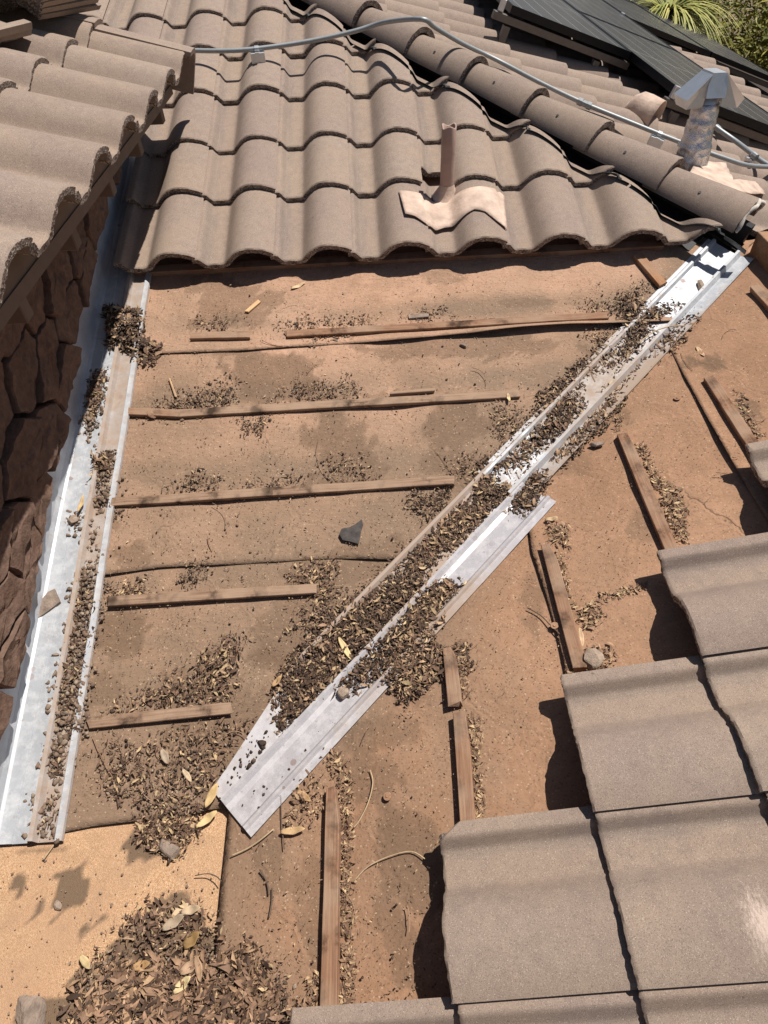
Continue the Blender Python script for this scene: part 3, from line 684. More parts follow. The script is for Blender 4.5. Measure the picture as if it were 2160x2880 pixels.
for i in range(-5, 6):
    m = frame(P0+ca*capE*i, -cr_, -ca, cn)
    if m.to_3x3().determinant() < 0: m = frame(P0+ca*capE*i, cr_, -ca, cn)
    m = m @ Matrix.Rotation(rnd.gauss(0, .012), 4, 'Z') @ Matrix.Translation((rnd.gauss(0, .004), rnd.gauss(0, .004), 0))
    o = bpy.data.objects.new('cap_tile', CAPS[i % 3]); COL.objects.link(o); o.matrix_world = m; o.parent = hip; o.matrix_parent_inverse = Matrix.Translation(-Vector(hip['_base']))
    sgn = 1 if (m.to_3x3() @ Vector((1, 0, 0))).dot(cr_) > 0 else -1
    bm = bmesh.new(); bmesh.ops.create_circle(bm, cap_ends=True, radius=.0058, segments=9)
    a_ = .62; s = .20; hw = .118-.075*s; ris = .090-.045*s
    x = math.sin(a_)/math.sin(1.25)*hw; z = (math.cos(a_)-1)*ris/(1-math.cos(1.25))-.098*s
    mm = m @ Matrix.Translation((sgn*(x+.0012), s, z+.0014)) @ Matrix.Rotation(sgn*a_*.8, 4, 'Y') 
    for v in bm.verts: v.co = mm @ v.co
    h = bm_obj('nail_hole', bm, None, (M['black'],)); h.parent = o; h.matrix_parent_inverse = o.matrix_world.inverted()
bm = bmesh.new(); m = frame(P0+ca*(capE*5+.004), -cr_, -ca, cn)
tube_bm(bm, [m @ Vector((math.sin(a_)/math.sin(1.25)*.104+.002*math.sin(a_*19), .006*math.sin(a_*7), (math.cos(a_)-1)*.082/(1-math.cos(1.25))-.010+.003*math.sin(a_*13))) for a_ in np.linspace(-1.25, 1.1, 26)], [.0065+.003*float(vnoise(k*.9, 0, 2)) for k in range(26)], 7)
bm_obj('mortar_rim', bm, hip, (mat_plain('pale_mortar', (.55, .50, .44), .95, 0, .2, 80, .003),), True)
# black membrane lapped over the hip, hip board and the curled weather strip
hvm = Vector((ca.x, ca.y, 0)).normalized(); V = []
for k in range(31):
    a_ = .16+4.0*k/30
    for lat in (.17, .09, .0):
        P = Vector((J[0], J[1], 0))-hvm*a_-hn*lat; V.append((P.x, P.y, kA*P.y+.014+.003*float(vnoise(a_*6, lat*20, 5))))
pmesh('hip_membrane', V, [(k*3+i, k*3+i+1, (k+1)*3+i+1, (k+1)*3+i) for k in range(30) for i in range(2)], hip, (M['black'],), True)
base_ = Vector(J)+Vector((0, 0, .0)); up_ = -ca
bm = bmesh.new(); box_bm(bm, frame(Vector((1.452, 1.406, .385)), cr_, up_, cn), (-.02, .0, -.03), (.02, 3.4, .085)); bm_obj('hip_board', bm, hip, (M['black'],))
def htile(x, s):
    t_ = (x-X0) % W; i = int(math.floor((s-S0)/E_A)); q = s-S0-i*E_A
    return float(np.interp(t_, [p[0] for p in PROF], [p[1] for p in PROF]))+.021+TB-TT*q
V = []; F = []; ns = 300
hv2 = Vector((ca.x, ca.y, 0)).normalized()
for k in range(ns+1):
    a_ = -.02+2.6*k/ns
    for q, (lat, dz) in enumerate(((.148, .010), (.139, .004), (.126, -.016))):
        P = Vector((J[0], J[1], 0))-hv2*a_-hn*lat
        yy = P.y; s = yy/cA; hh = max(htile(P.x, s+ds) for ds in (-.02, 0, .03))
        V.append(PA3(P.x, s, hh*.96+.004+dz+.006*float(vnoise(a_*5, 0, 3))))
F = [(k*3+i, k*3+i+1, (k+1)*3+i+1, (k+1)*3+i) for k in range(ns) for i in range(2) if not (k % 60) == 59]
o = pmesh('weather_strip', V, F, hip, (M['black'],), True); md = o.modifiers.new('s', 'SOLIDIFY'); md.thickness = .002

# ------------------------------------------------------------------ battens
def batten(parent, u0, u1, conv, wdt, hgt, mat, up, taper=0., sink=0., name='batten', label=None, jag=.004, dh=.008):
    a, b = Vector(conv(*u0, dh)), Vector(conv(*u1, dh)); d = (b-a); L = d.length; d.normalize()
    nrm = Vector(up).normalized(); y = nrm.cross(d).normalized()
    if parent is slopeA and y.y < 0: y = -y
    if parent is slopeB and y.x < 0: y = -y
    ns = max(3, int(L/.03)); V = []; r = random.Random(int(u0[0]*7+u0[1]))
    for k in range(ns+1):
        f = k/ns; x = L*f
        if k == 0: x -= r.uniform(0, jag)
        ww = wdt*(1-taper*max(0, 1-f*6)) + .0025*(vnoise(f*L*9, 3, int(u0[0]))-.5)
        wv = .003*(float(vnoise(x*4, 1, int(u0[1])))-.5); hh = hgt+.0022*(float(vnoise(x*14, 5, int(u0[0])))-.5)
        for (yy, zz) in ((0, 0), (0, hh-.0015), (.0015, hh), (ww-.0018, hh), (ww, hh-.0018), (ww, 0)):
            jx = r.uniform(-jag, jag) if k in (0, ns) else 0
            V.append(Vector((x+jx, yy+wv, zz-sink)))
    F = [(k*6+i, k*6+(i+1) % 6, (k+1)*6+(i+1) % 6, (k+1)*6+i) for k in range(ns) for i in range(6)]+[tuple(range(6))[::-1], tuple(ns*6+i for i in range(6))]
    me = bpy.data.meshes.new(name); me.from_pydata([tuple(v) for v in V], [], F); me.materials.append(mat); me.update()
    bm = bmesh.new(); bm.from_mesh(me); bmesh.ops.recalc_face_normals(bm, faces=bm.faces); bm.to_mesh(me); bm.free()
    o = bpy.data.objects.new(name, me); COL.objects.link(o)
    o.matrix_world = frame(a, d, y, nrm)
    if parent: o.parent = parent; o.matrix_parent_inverse = Matrix.Translation(-Vector(parent['_base']))
    if label: o['label'] = label
    return o
nA_, nB_ = (0, -kA, 1), (-kB, 0, 1)
G, R_ = M['batten_grey'], M['batten']
for u0, u1, m in [((804, 953), (1705, 901), R_), ((542, 959), (700, 955), R_), ((505, 1178), (1464, 1122), G), ((362, 1172), (504, 1179), R_), ((316, 1428), (1279, 1366), G), ((306, 1707), (885, 1673), G), ((258, 2049), (650, 2008), G)]:
    batten(slopeA, u0, u1, onA, .031, .014, m, nA_, jag=.009)
batten(slopeA, (1102, 1114), (1222, 1104), onA, .012, .012, G, nA_, dh=.008, label='short grey splinter of batten lying against the long batten')
for k in range(1, 3):   # battens under the lowest tile rows
    s = 1.4157+.02+(k-1)*E_A; bm = bmesh.new(); box_bm(bm, base_frame('A', -.98, s), (0, 0, .004), (2.1 if k == 1 else 1.8, .036, .028)); bm_obj('batten', bm, slopeA, (R_,))
for u0, u1, m in [((924, 2229), (905, 2920), R_), ((1250, 1834), (1264, 1990), R_), ((1277, 2019), (1302, 2400), R_), ((1523, 1547), (1612, 1890), R_), ((1737, 1234), (1885, 1600), R_), ((1978, 1077), (2135, 1320), R_), ((2110, 820), (2190, 910), R_)]:
    batten(slopeB, u0, u1, onB, .036, .019, m, nB_, taper=.35 if u0[0] in (924, 1250, 1523) else .1, jag=.006)
o = batten(None, (1778, 728), (1850, 812), onA, .038, .018, M['lumber'], nA_, name='loose_batten', dh=.010); tag(o, 'dark loose batten slanting out from under the tiles beside the valley head', 'plank')

# ridge board at the valley head
o = batten(None, (700, 880), (735, 850), onA, .016, .006, M['fresh'], nA_, name='wood_splinter', dh=.010); tag(o, 'pale yellow splinter of fresh wood leaning at the end of the shortest batten', 'wood splinter')
bm = bmesh.new(); box_bm(bm, Matrix.Identity(4), (1.452, -3.0, .30), (1.492, 1.335, .475), .002)
o = bm_obj('ridge_board', bm, None, (M['lumber'],)); tag(o, 'reddish-brown ridge board standing on edge at the right edge below the last cap tile', 'plank')

# ------------------------------------------------------------------ conduit
cond = thing('conduit_run', 'grey steel conduit crossing the tiles and bending down along the hip', 'conduit', (0, 2.4, .85))
pa = [onA(470, 138, .17), onA(575, 143, .165), onA(680, 141, .165), onA(800, 127, .165), onA(900, 110, .175), onA(1000, 87, .195), onA(1080, 63, .23)]
pc = [onC(1185, 54, .24), onC(1225, 78, .215), onC(1300, 122, .175), onC(1400, 170, .15), onC(1520, 233, .145), onC(1640, 290, .145), onC(1760, 339, .145), onC(1900, 395, .145), onC(2040, 446, .145), onC(2120, 467, .145), onC(2250, 470, .145)]
path = smooth_path(pa+pc, 5)
bm = bmesh.new(); tube_bm(bm, path, .0098, 10); bm_obj('tube', bm, cond, (M['conduit'],), True)
bm = bmesh.new(); k = Vector(onC(1645, 292, .145)); k2 = Vector(onC(1625, 283, .145)); d = (k-k2).normalized()
tube_bm(bm, [k-d*.035, k-d*.012], .0155, 10); tube_bm(bm, [k-d*.010, k+d*.010], .013, 10); tube_bm(bm, [k+d*.012, k+d*.032], .0155, 10); bm_obj('coupling', bm, cond, (M['conduit'],))
def clampblk(P, d, down, parent):
    P = Vector(P); d = Vector(d).normalized(); z = Vector((0, 0, 1)); y = z.cross(d).normalized(); z = d.cross(y)
    m = frame(P, d, y, z); bm = bmesh.new(); box_bm(bm, m, (-.032, -.02, -.012-down), (.032, .018, -.012), .002)
    b = bm_obj('mounting_block', bm, parent, (M['galv_bright'],))
    bm = bmesh.new(); tube_bm(bm, [P-d*.010, P+d*.010], .0128, 10); box_bm(bm, m, (-.010, -.030, -.013), (.010, -.008, -.0095)); bm_obj('strap', bm, parent, (M['galv_bright'],))
clampblk(onA(722, 137, .165), Vector(onA(740, 135, .165))-Vector(onA(700, 139, .165)), .042, cond)
clampblk(onC(1855, 377, .145), Vector(onC(1870, 383, .145))-Vector(onC(1840, 371, .145)), .04, cond)
c2 = thing('conduit_run', 'short grey conduit branch at the right edge joining the main run', 'conduit', tuple(onC(2150, 460, .1)))
bm = bmesh.new(); tube_bm(bm, smooth_path([onC(2003, 350, .17), onC(2030, 370, .16), onC(2070, 398, .15), onC(2115, 432, .15), onC(2150, 458, .15), onC(2260, 520, .15)], 4), .0112, 10); bm_obj('tube', bm, c2, (M['conduit'],), True)
for a_, b_ in (((2014, 357), (2024, 366)), ((2118, 435), (2128, 443))):
    bm = bmesh.new(); tube_bm(bm, [onC(*a_, .157), onC(*b_, .155)], .0145, 10); bm_obj('coupling', bm, c2, (M['conduit'],))
clampblk(onC(2120, 436, .15), Vector(onC(2130, 444, .15))-Vector(onC(2110, 428, .15)), .03, c2)

# ------------------------------------------------------------------ vents
def drape(name, parent, pts_lo, pts_hi, conv_xs, hfun, mat, n=40, m=6, seed=0):
    """soft sheet draped over the tile profile between a lower and an upper edge (x, s)"""
    V = []
    for j in range(m+1):
        for i in range(n+1):
            f = i/n; x = np.interp(f, [0, 1], [pts_lo[0][0]*(1-j/m)+pts_hi[0][0]*j/m, pts_lo[-1][0]*(1-j/m)+pts_hi[-1][0]*j/m])
            s = np.interp(f, np.linspace(0, 1, len(pts_lo)), [p[1] for p in pts_lo])*(1-j/m)+np.interp(f, np.linspace(0, 1, len(pts_hi)), [p[1] for p in pts_hi])*j/m
            V.append(hfun(x, s, j/m, f))
    F = [(j*(n+1)+i, j*(n+1)+i+1, (j+1)*(n+1)+i+1, (j+1)*(n+1)+i) for j in range(m) for i in range(n)]
    o = pmesh(name, V, F, parent, (mat,), True); md = o.modifiers.new('s', 'SOLIDIFY'); md.thickness = .002; md.offset = 1
    return o
def height_for(P, v):
    lo, hi = 0., 1.5
    for _ in range(40):
        mid = (lo+hi)/2
        if pix((P[0], P[1], P[2]+mid))[1] > v: lo = mid
        else: hi = mid
    return lo
bp = onA(1256, 536, .075); ph = height_for(bp, 354)
vent = thing('vent_pipe', 'taupe painted vent pipe with crimped top standing among the tiles in pale flashing', 'vent pipe', tuple(bp))
def pipe(parent, base, h, rad, crimp=True):
    bm = bmesh.new(); n = 20; rings = []; base = Vector(base)
    for z, r in ((-.03, rad), (.03, rad*1.0), (h*.5, rad*.99), (h*.55, rad*.965), (h*.6, rad*.99), (h-.004, rad), (h, rad*.96), (h-.002, rad*.80), (h-.03, rad*.78)):
        ring = []
        for k in range(n):
            a_ = 2*math.pi*k/n; rr = r*(1+(.05*math.sin(a_*5+1)*max(0, (z-h+.035)/.035) if crimp else 0)); ring.append(bm.verts.new(base+Vector((rr*math.cos(a_), rr*math.sin(a_), z+(.006*math.sin(a_*3) if z > h-.01 else 0)))))
        rings.append(ring)
    for i in range(len(rings)-1):
        for k in range(n): bm.faces.new((rings[i][k], rings[i][(k+1) % n], rings[i+1][(k+1) % n], rings[i+1][k]))
    return bm_obj('pipe', bm, parent, (M['pipe'],), True)
pipe(vent, bp, ph, .0285)
bm = bmesh.new(); prev = None
rings = []
for z, r in ((-.02, .060), (-.004, .044), (.010, .034), (.026, .0298)):
    rings.append([bm.verts.new(Vector(bp)+Vector((r*math.cos(2*math.pi*k/16), r*math.sin(2*math.pi*k/16), z+(kA*r*math.sin(2*math.pi*k/16) if z < .01 else 0)))) for k in range(16)])
for i in range(3):
    for k in range(16): bm.faces.new((rings[i][k], rings[i][(k+1) % 16], rings[i+1][(k+1) % 16], rings[i+1][k]))
bm_obj('flashing_collar', bm, vent, (M['pink'],), True)
def xs_(u, v, h=.12): p = onA(u, v, h); return (p[0], p[1]/cA)
lo_ = [xs_(1138, 594), xs_(1160, 596), xs_(1190, 607), xs_(1215, 622, .1), xs_(1250, 627, .08), xs_(1280, 624, .08), xs_(1305, 600, .1), xs_(1335, 576), xs_(1370, 582), xs_(1400, 605), xs_(1424, 622)]
hi_ = [xs_(1120, 520), xs_(1420, 505)]
def hf(x, s, j, f):
    hh = htile(x, min(s, S0+E_A*.98)); e = (.004+.012*float(vnoise(f*5, j*2, 6))+.006*(1-j))
    return PA3(x, s, hh*.86+.012+e)
drape('flashing_sheet', vent, lo_, hi_, None, hf, M['pink'])
def cutflap(uv, lab):
    pass
# second pipe just beyond the right edge of the right-hand slope, with its own pale flashing
bq = Vector(PB3(-.52, 1.02, .09))
v2 = thing('vent_pipe', 'painted vent pipe with pale pink flashing at the right edge of the near tiles', 'vent pipe', tuple(bq))
pipe(v2, bq, .30, .0285)
V = []
for j in range(7):
    for i in range(41):
        y = -.335-.36*i/40; s = .915+.2*j/6+.02*math.sin(i*.3); t_ = (YB-y) % W; hh = float(np.interp(t_, [p[0] for p in PROF], [p[1] for p in PROF]))
        V.append(PB3(y, s, hh*.85+.08+.006*float(vnoise(i*.3, j, 3))))
o = pmesh('flashing_sheet', V, [(j*41+i, j*41+i+1, (j+1)*41+i+1, (j+1)*41+i) for j in range(6) for i in range(40)], v2, (M['pink'],), True); md = o.modifiers.new('s', 'SOLIDIFY'); md.thickness = .003

# foil-wrapped duct with sheet-metal cowl
db = Vector(onC(1925, 520, .03)); 
def scale_at(P): q = (np.array(P)-CAM) @ CR; return float(FPX/-q[2])
dsc = scale_at(db)
duct = thing('duct_vent', 'foil-wrapped exhaust duct with shiny galvanized cowl at the right behind the hip', 'vent', tuple(db))
top = Vector(hit(1988, 284, (0, 1, 0), db.y+.03)); ax = (top-db); L = ax.length; ax.normalize()
ex = ax.orthogonal().normalized(); ex = (Vector((1, 0, 0))-ax*ax.x).normalized(); ey = ax.cross(ex)
dr = 37/dsc
def ringtube(name, parent, prof_, mat, n=28, wob=0., seed=0, smooth=True):
    bm = bmesh.new(); rings = []
    for (z, r) in prof_:
        rings.append([bm.verts.new(db+ax*z+(ex*math.cos(2*math.pi*k/n)+ey*math.sin(2*math.pi*k/n))*(r+wob*(float(vnoise(k*1.1, z*45, seed))-.5))) for k in range(n)])
    for i in range(len(rings)-1):
        for k in range(n): bm.faces.new((rings[i][k], rings[i][(k+1) % n], rings[i+1][(k+1) % n], rings[i+1][k]))
    bm.faces.new(rings[-1])
    return bm_obj(name, bm, parent, (mat,), smooth)
ringtube('pipe_base', duct, [(-.05, dr*.82), (L*.30, dr*.82)], M['pink'])
ringtube('foil_wrap', duct, [(L*.20+L*.78*k/26, dr*(1.12-.26*k/26+(.06 if k < 11 else 0))+(.004 if k % 9 in (0, 1) else 0)) for k in range(27)], M['foil'], 30, .012, 4)
ringtube('collar', duct, [(L*.9, dr*.80), (L*1.10, dr*.80)], M['galv_bright'])
# cowl: ridge piece with two flared wings
def cowlpt(a_, b_, c_): return db+ax*(L*1.0)+ex*a_*dr+ey*b_*dr+ax*c_*dr
cw = [(-.75, -1.0, .55), (.75, -1.0, .55), (.55, -1.0, 1.75), (-.55, -1.0, 1.75), (-.75, 1.0, .55), (.75, 1.0, .55), (.55, 1.0, 1.75), (-.55, 1.0, 1.75)]
def cowl(pts, faces, name): 
    o = pmesh(name, [cowlpt(*p) for p in pts], faces, duct, (M['galv_bright'],)); md = o.modifiers.new('s', 'SOLIDIFY'); md.thickness = .003; return o
cowl([(-.62, -1.15, .35), (.62, -1.15, .35), (.62, -1.0, 1.1), (.42, -.9, 1.75), (-.42, -.9, 1.75), (-.62, -1.0, 1.1), (-.62, 1.15, .35), (.62, 1.15, .35), (.62, 1.0, 1.1), (.42, .9, 1.75), (-.42, .9, 1.75), (-.62, 1.0, 1.1)],
     [(2, 3, 9, 8), (3, 4, 10, 9), (4, 5, 11, 10), (5, 0, 6, 11), (1, 2, 8, 7), (0, 5, 4, 3, 2, 1)], 'cowl_hood')
for sg in (-1, 1):
    cowl([(sg*.45, -.95, 1.72), (sg*1.95, -1.25, .30), (sg*1.75, -.95, -.30), (sg*.64, -.9, -.15), (sg*.45, .95, 1.72), (sg*1.95, 1.25, .30), (sg*1.75, .95, -.30), (sg*.64, .9, -.15)],
         [(0, 1, 2, 3), (4, 7, 6, 5), (0, 4, 5, 1), (1, 5, 6, 2)], 'cowl_wing')
# its crumpled flashing
P4 = [onC(1958, 455, .125), onC(2040, 462, .13), onC(2062, 505, .13), onC(2140, 512, .12), onC(2152, 548, .10), onC(2080, 545, .13), onC(2000, 520, .13), onC(1930, 500, .13)]
bm = bmesh.new(); vs = [bm.verts.new(p) for p in P4]; f = bm.faces.new(vs); bmesh.ops.triangulate(bm, faces=[f]); bmesh.ops.subdivide_edges(bm, edges=bm.edges[:], cuts=4, use_grid_fill=True)
for v in bm.verts: v.co.z += .014*(float(vnoise(v.co.x*14, v.co.y*30, 4))-.5)
o = bm_obj('flashing_sheet', bm, duct, (M['pink'],), True); md = o.modifiers.new('s', 'SOLIDIFY'); md.thickness = .003
# hooded roof vent
hb = Vector(onC(1800, 352, .07)); hs = 1/scale_at(hb)
hood = thing('hood_vent', 'pale pink curved hood vent on the far tiles left of the foil duct', 'vent', tuple(hb))
bm = bmesh.new(); tube_bm(bm, [hb-Vector((0, 0, .05)), hb+Vector((0, 0, 45*hs))], 30*hs, 16); bm_obj('throat', bm, hood, (M['pipe'],), True)
V = []; fw = Vector((.72, -.62, -.25)).normalized(); sd = fw.cross(Vector((0, 0, 1))).normalized(); upv = sd.cross(fw).normalized(); c0 = hb+Vector((0, 0, 30*hs)); n = 20; R0 = 46*hs
for (f_, r_, dz) in ((-.95, .35, -.25), (-.75, .72, -.1), (-.4, .95, 0), (0, 1.0, 0), (.75, 1.0, 0)):
    for k in range(n+1):
        a_ = math.pi*(-.12+1.24*k/n); V.append(c0+fw*f_*R0*1.15+sd*math.cos(a_)*R0*r_+upv*(math.sin(a_)*R0*r_+dz*R0))
F = [(j*(n+1)+i, j*(n+1)+i+1, (j+1)*(n+1)+i+1, (j+1)*(n+1)+i) for j in range(4) for i in range(n)]+[tuple(range(n+1))]
o = pmesh('hood', V, F, hood, (M['pink'],), True); md = o.modifiers.new('s', 'SOLIDIFY'); md.thickness = .003

# ------------------------------------------------------------------ solar panels
phi = math.radians(5); nC = Vector((kC*cC, 0, cC)); u0 = Vector((cC, 0, -kC*cC)); v0 = Vector((0, 1, 0))
kP = .35; nP = Vector((kP, 0, 1)).normalized(); u0 = Vector((1, 0, -kP)).normalized(); pu = math.cos(phi)*u0+math.sin(phi)*v0; pv = nP.cross(pu); nC = nP; po = Vector(onC(1780, 150, .235))
def panel(a0, b0, label, wd=.865, ln=1.72):
    wd = .79 if a0 < 0 else wd
    o_ = po+pu*a0+pv*b0; m = frame(o_, pu, pv, nC)
    t_ = thing('solar_panel', label, 'solar panel', tuple(m @ Vector((wd/2, ln/2, -.1))), 'solar panels on the far slope')
    bm = bmesh.new()
    for lo, hi in (((0, 0, -.035), (wd, .012, .003)), ((0, ln-.012, -.035), (wd, ln, .003)), ((0, .0121, -.035), (.012, ln-.0121, .003)), ((wd-.012, .0121, -.035), (wd, ln-.0121, .003))): box_bm(bm, m, lo, hi)
    bm_obj('frame', bm, t_, (M['solar_frame'],))
    me = bpy.data.meshes.new('glass'); q = [(0.0121, .0121), (wd-.0121, .0121), (wd-.0121, ln-.0121), (.0121, ln-.0121)]
    me.from_pydata([tuple(m @ Vector((x, y, z))) for z in (0, -.006) for x, y in q], [], [(0, 1, 2, 3), (7, 6, 5, 4), (0, 4, 5, 1), (1, 5, 6, 2), (2, 6, 7, 3), (3, 7, 4, 0)])
    uv = me.uv_layers.new()
    for li in range(4): uv.data[li].uv = [(0, 0), (1, 0), (1, 1), (0, 1)][li]
    link('glass', me, t_, (M['solar'],))
    return t_
for a0, b0, lab in [(-.80, 0, 'leftmost of the near solar panels, its front corner clamped above the tiles'), (-.80, 1.74, 'solar panel behind the leftmost near one'), (0, -.72, 'near solar panel reaching furthest down, behind the duct cowl'), (0, 1.02, 'second solar panel up in the column behind the duct cowl'), (0, 2.76, 'third solar panel up in the column behind the duct cowl'),
                    (.88, 2.0, 'solar panel at the front of the back group, inner column'), (.88, 3.74, 'solar panel at the rear of the back group, inner column'), (1.76, 2.0, 'solar panel at the front of the back group, outer column next to the trees'), (1.76, 3.74, 'solar panel at the rear of the back group, outer column next to the trees'), (.88, -.72, 'solar panel at the right edge behind the duct cowl')]:
    if b0 < 0 and a0 > .5: continue
    panel(a0, b0, lab)
def rail(a0, a1, b, label):
    t_ = thing('mounting_rail', label, 'rail', tuple(po+pu*((a0+a1)/2)+pv*b-nC*.14)); m = frame(po, pu, pv, nC)
    bm = bmesh.new(); box_bm(bm, m, (a0, b-.02, -.085), (a1, b+.02, -.048), .002); bm_obj('rail_bar', bm, t_, (M['rail'],))
    for a_ in np.arange(a0+.1, a1, .6):
        bm = bmesh.new(); box_bm(bm, m, (a_-.02, b-.015, -.20), (a_+.02, b+.015, -.0955)); bm_obj('stand_off', bm, t_, (M['rail'],))
    bm = bmesh.new(); box_bm(bm, m, (a0+.02, b-.012, -.0445), (a0+.05, b+.012, .012), .002); bm_obj('clamp', bm, t_, (M['galv_bright'],))
rail(-.88, .02, .03, 'taupe rail under the front edge of the leftmost near solar panel'); rail(-.06, .95, -.66, 'rail under the front edge of the panel behind the duct cowl'); rail(.8, 2.7, 2.06, 'rail under the front edge of the back group of panels')

# ------------------------------------------------------------------ loose tiles stacked on the upper roof
def planeD(u, v, h):
    n = np.array(DN); return hit(u, v, n, float(np.dot(n, np.array(Dp)))+h)
def loose(u, v, h, yaw, off, lab):
    o = bpy.data.objects.new('loose_tile', rnd.choice(TILES)); COL.objects.link(o)
    o.matrix_world = frame(Vector(planeD(u, v, h)), DR, DU, DN) @ Matrix.Rotation(math.radians(yaw), 4, 'Z') @ Matrix.Rotation(.06, 4, 'X') @ Matrix.Translation(off)
    tag(o, lab, 'tile', 'loose tiles stacked on the upper roof'); return o
for k, lab in enumerate(('lowest tile of the stack at the top left corner', 'second tile from the bottom of the stack at the top left corner', 'third tile from the bottom of the stack at the top left corner', 'topmost tile of the stack at the top left corner')):
    loose(119+3*k, 93-16*k, .10+.027*k, -103+2*k, (-.30, 0, -.05), lab)
for k, lab in enumerate(('lower of two loose tiles at the left edge of the upper roof', 'upper, paler of two loose tiles at the left edge of the upper roof')):
    loose(80+2*k, 118-16*k, .10+.027*k, 78+3*k, (0, 0, -.05), lab)

for (u, v_) in ((2065, 1287), (1905, 1120), (1560, 1760), (1410, 2300), (1090, 2240)):
    p = Vector(onB(u, v_, .0125)); bm = bmesh.new(); tube_bm(bm, [p, p+Vector((-kB*cB, 0, cB))*.0022], .0105, 14); tube_bm(bm, [p+Vector((-kB*cB, 0, cB))*.0022, p+Vector((-kB*cB, 0, cB))*.004], .004, 8); bm_obj('cap_nail', bm, slopeB, (M['feltB'],))

# ------------------------------------------------------------------ debris
def inpoly(P, poly):
    x, y = P[:, 0], P[:, 1]; c = np.zeros(len(P), bool); n = len(poly)
    for i in range(n):
        (x1, y1), (x2, y2) = poly[i], poly[(i+1) % n]
        m = ((y1 > y) != (y2 > y)) & (x < (x2-x1)*(y-y1)/((y2-y1) if y2 != y1 else 1e-9)+x1); c ^= m
    return c
def edgedist(P, poly):
    d = np.full(len(P), 1e9); n = len(poly)
    for i in range(n):
        a = np.array(poly[i], float); b = np.array(poly[(i+1) % n], float); ab = b-a
        t_ = np.clip(((P-a) @ ab)/max(1e-9, ab @ ab), 0, 1); d = np.minimum(d, np.hypot(*(P-a-t_[:, None]*ab).T))
    return d
def sample(poly, n, soft=14):
    poly = [(float(a), float(b)) for a, b in poly]; A = np.array(poly); lo, hi = A.min(0)-soft, A.max(0)+soft; out = []
    while len(out) < n:
        P = rng.uniform(lo, hi, (4000, 2)); ins = inpoly(P, poly); d = edgedist(P, poly); sd = np.where(ins, d, -d)
        keep = rng.random(len(P)) < np.clip(.5+sd/(2*soft)+.9*(fbm(P[:, 0]/22, P[:, 1]/22, 4)-.5), 0, 1)**1.3
        out += [(p[0], p[1], max(0, s_)) for p, s_ in zip(P[keep], sd[keep])]
    return out[:n]
RCV = CR.T
def surf_pts(S):
    """pixels -> points on the roof surface (vectorised), with normals"""
    S = np.asarray(S)[:, :2]; r = np.stack([(S[:, 0]-1080)/FPX, -(S[:, 1]-1440)/FPX, -np.ones(len(S))], 1) @ CR.T
    tA = (0-(CAM[2]-kA*CAM[1]))/(r[:, 2]-kA*r[:, 1]); tB = (0-(CAM[2]-kB*CAM[0]))/(r[:, 2]-kB*r[:, 0]); tF = (FZ-CAM[2])/r[:, 2]
    T = np.stack([tA, tB, tF], 1); k = T.argmin(1); P = CAM+r*T.min(1)[:, None]
    N = np.array([[0, -kA*cA, cA], [-kB*cB, 0, cB], [0, 0, 1]])[k]; return P, N
def build(name, VV, FF, CC, mat, label, cat=None, kind='stuff'):
    me = bpy.data.meshes.new(name); V = np.concatenate(VV); nf = sum(len(f) for f in FF)
    off = 0; idx = []; 
    for v, f in zip(VV, FF): idx.append(f+off); off += len(v)
    Fa = np.concatenate(idx); k = Fa.shape[1]
    me.vertices.add(len(V)); me.vertices.foreach_set('co', V.astype(np.float32).ravel()); me.loops.add(Fa.size); me.loops.foreach_set('vertex_index', Fa.astype(np.int32).ravel())
    me.polygons.add(len(Fa)); me.polygons.foreach_set('loop_start', np.arange(0, Fa.size, k, dtype=np.int32)); me.polygons.foreach_set('loop_total', np.full(len(Fa), k, np.int32)); me.update(calc_edges=True); me.validate()
    C4 = np.concatenate([np.concatenate(CC), np.ones((len(V), 1))], 1).astype(np.float32)
    a = me.attributes.new('col', 'FLOAT_COLOR', 'POINT'); a.data.foreach_set('color', C4.ravel())
    o = link(name, me, None, (mat,)); o['label'] = label; o['kind'] = kind
    if cat: o['category'] = cat
    return o
LT = np.array([(-1, 0, 0), (-.45, .8, .25), (-.45, -.8, .25), (.25, .95, .3), (.25, -.95, .3), (1, 0, 0), (-.45, 0, 0), (.25, 0, 0)], float)
LF = np.array([(0, 6, 1), (0, 2, 6), (1, 6, 7), (1, 7, 3), (6, 2, 4), (6, 4, 7), (3, 7, 5), (7, 4, 5)])
def rotmats(N, yaw, ta, tb):
    n = len(yaw); z = N+0; x = np.stack([np.cos(yaw), np.sin(yaw), np.zeros(n)], 1); 
    z = z+np.stack([ta, tb, np.zeros(n)], 1); z /= np.linalg.norm(z, axis=1)[:, None]
    x -= z*(x*z).sum(1)[:, None]; x /= np.linalg.norm(x, axis=1)[:, None]; y = np.cross(z, x); return np.stack([x, y, z], 2)
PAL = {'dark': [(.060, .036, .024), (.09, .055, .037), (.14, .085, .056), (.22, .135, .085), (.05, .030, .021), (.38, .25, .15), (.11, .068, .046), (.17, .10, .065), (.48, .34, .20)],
       'mid': [(.14, .083, .054), (.22, .132, .083), (.30, .185, .115), (.44, .29, .175), (.08, .048, .033), (.56, .40, .22), (.17, .10, .066), (.11, .066, .045)],
       'light': [(.36, .22, .13), (.47, .31, .18), (.27, .16, .10), (.60, .43, .24), (.15, .09, .06), (.40, .255, .155), (.21, .128, .083)],
       'brown': [(.24, .142, .088), (.32, .19, .118), (.17, .10, .064), (.40, .245, .15), (.10, .060, .040), (.47, .30, .175), (.28, .17, .11), (.07, .042, .029)]}
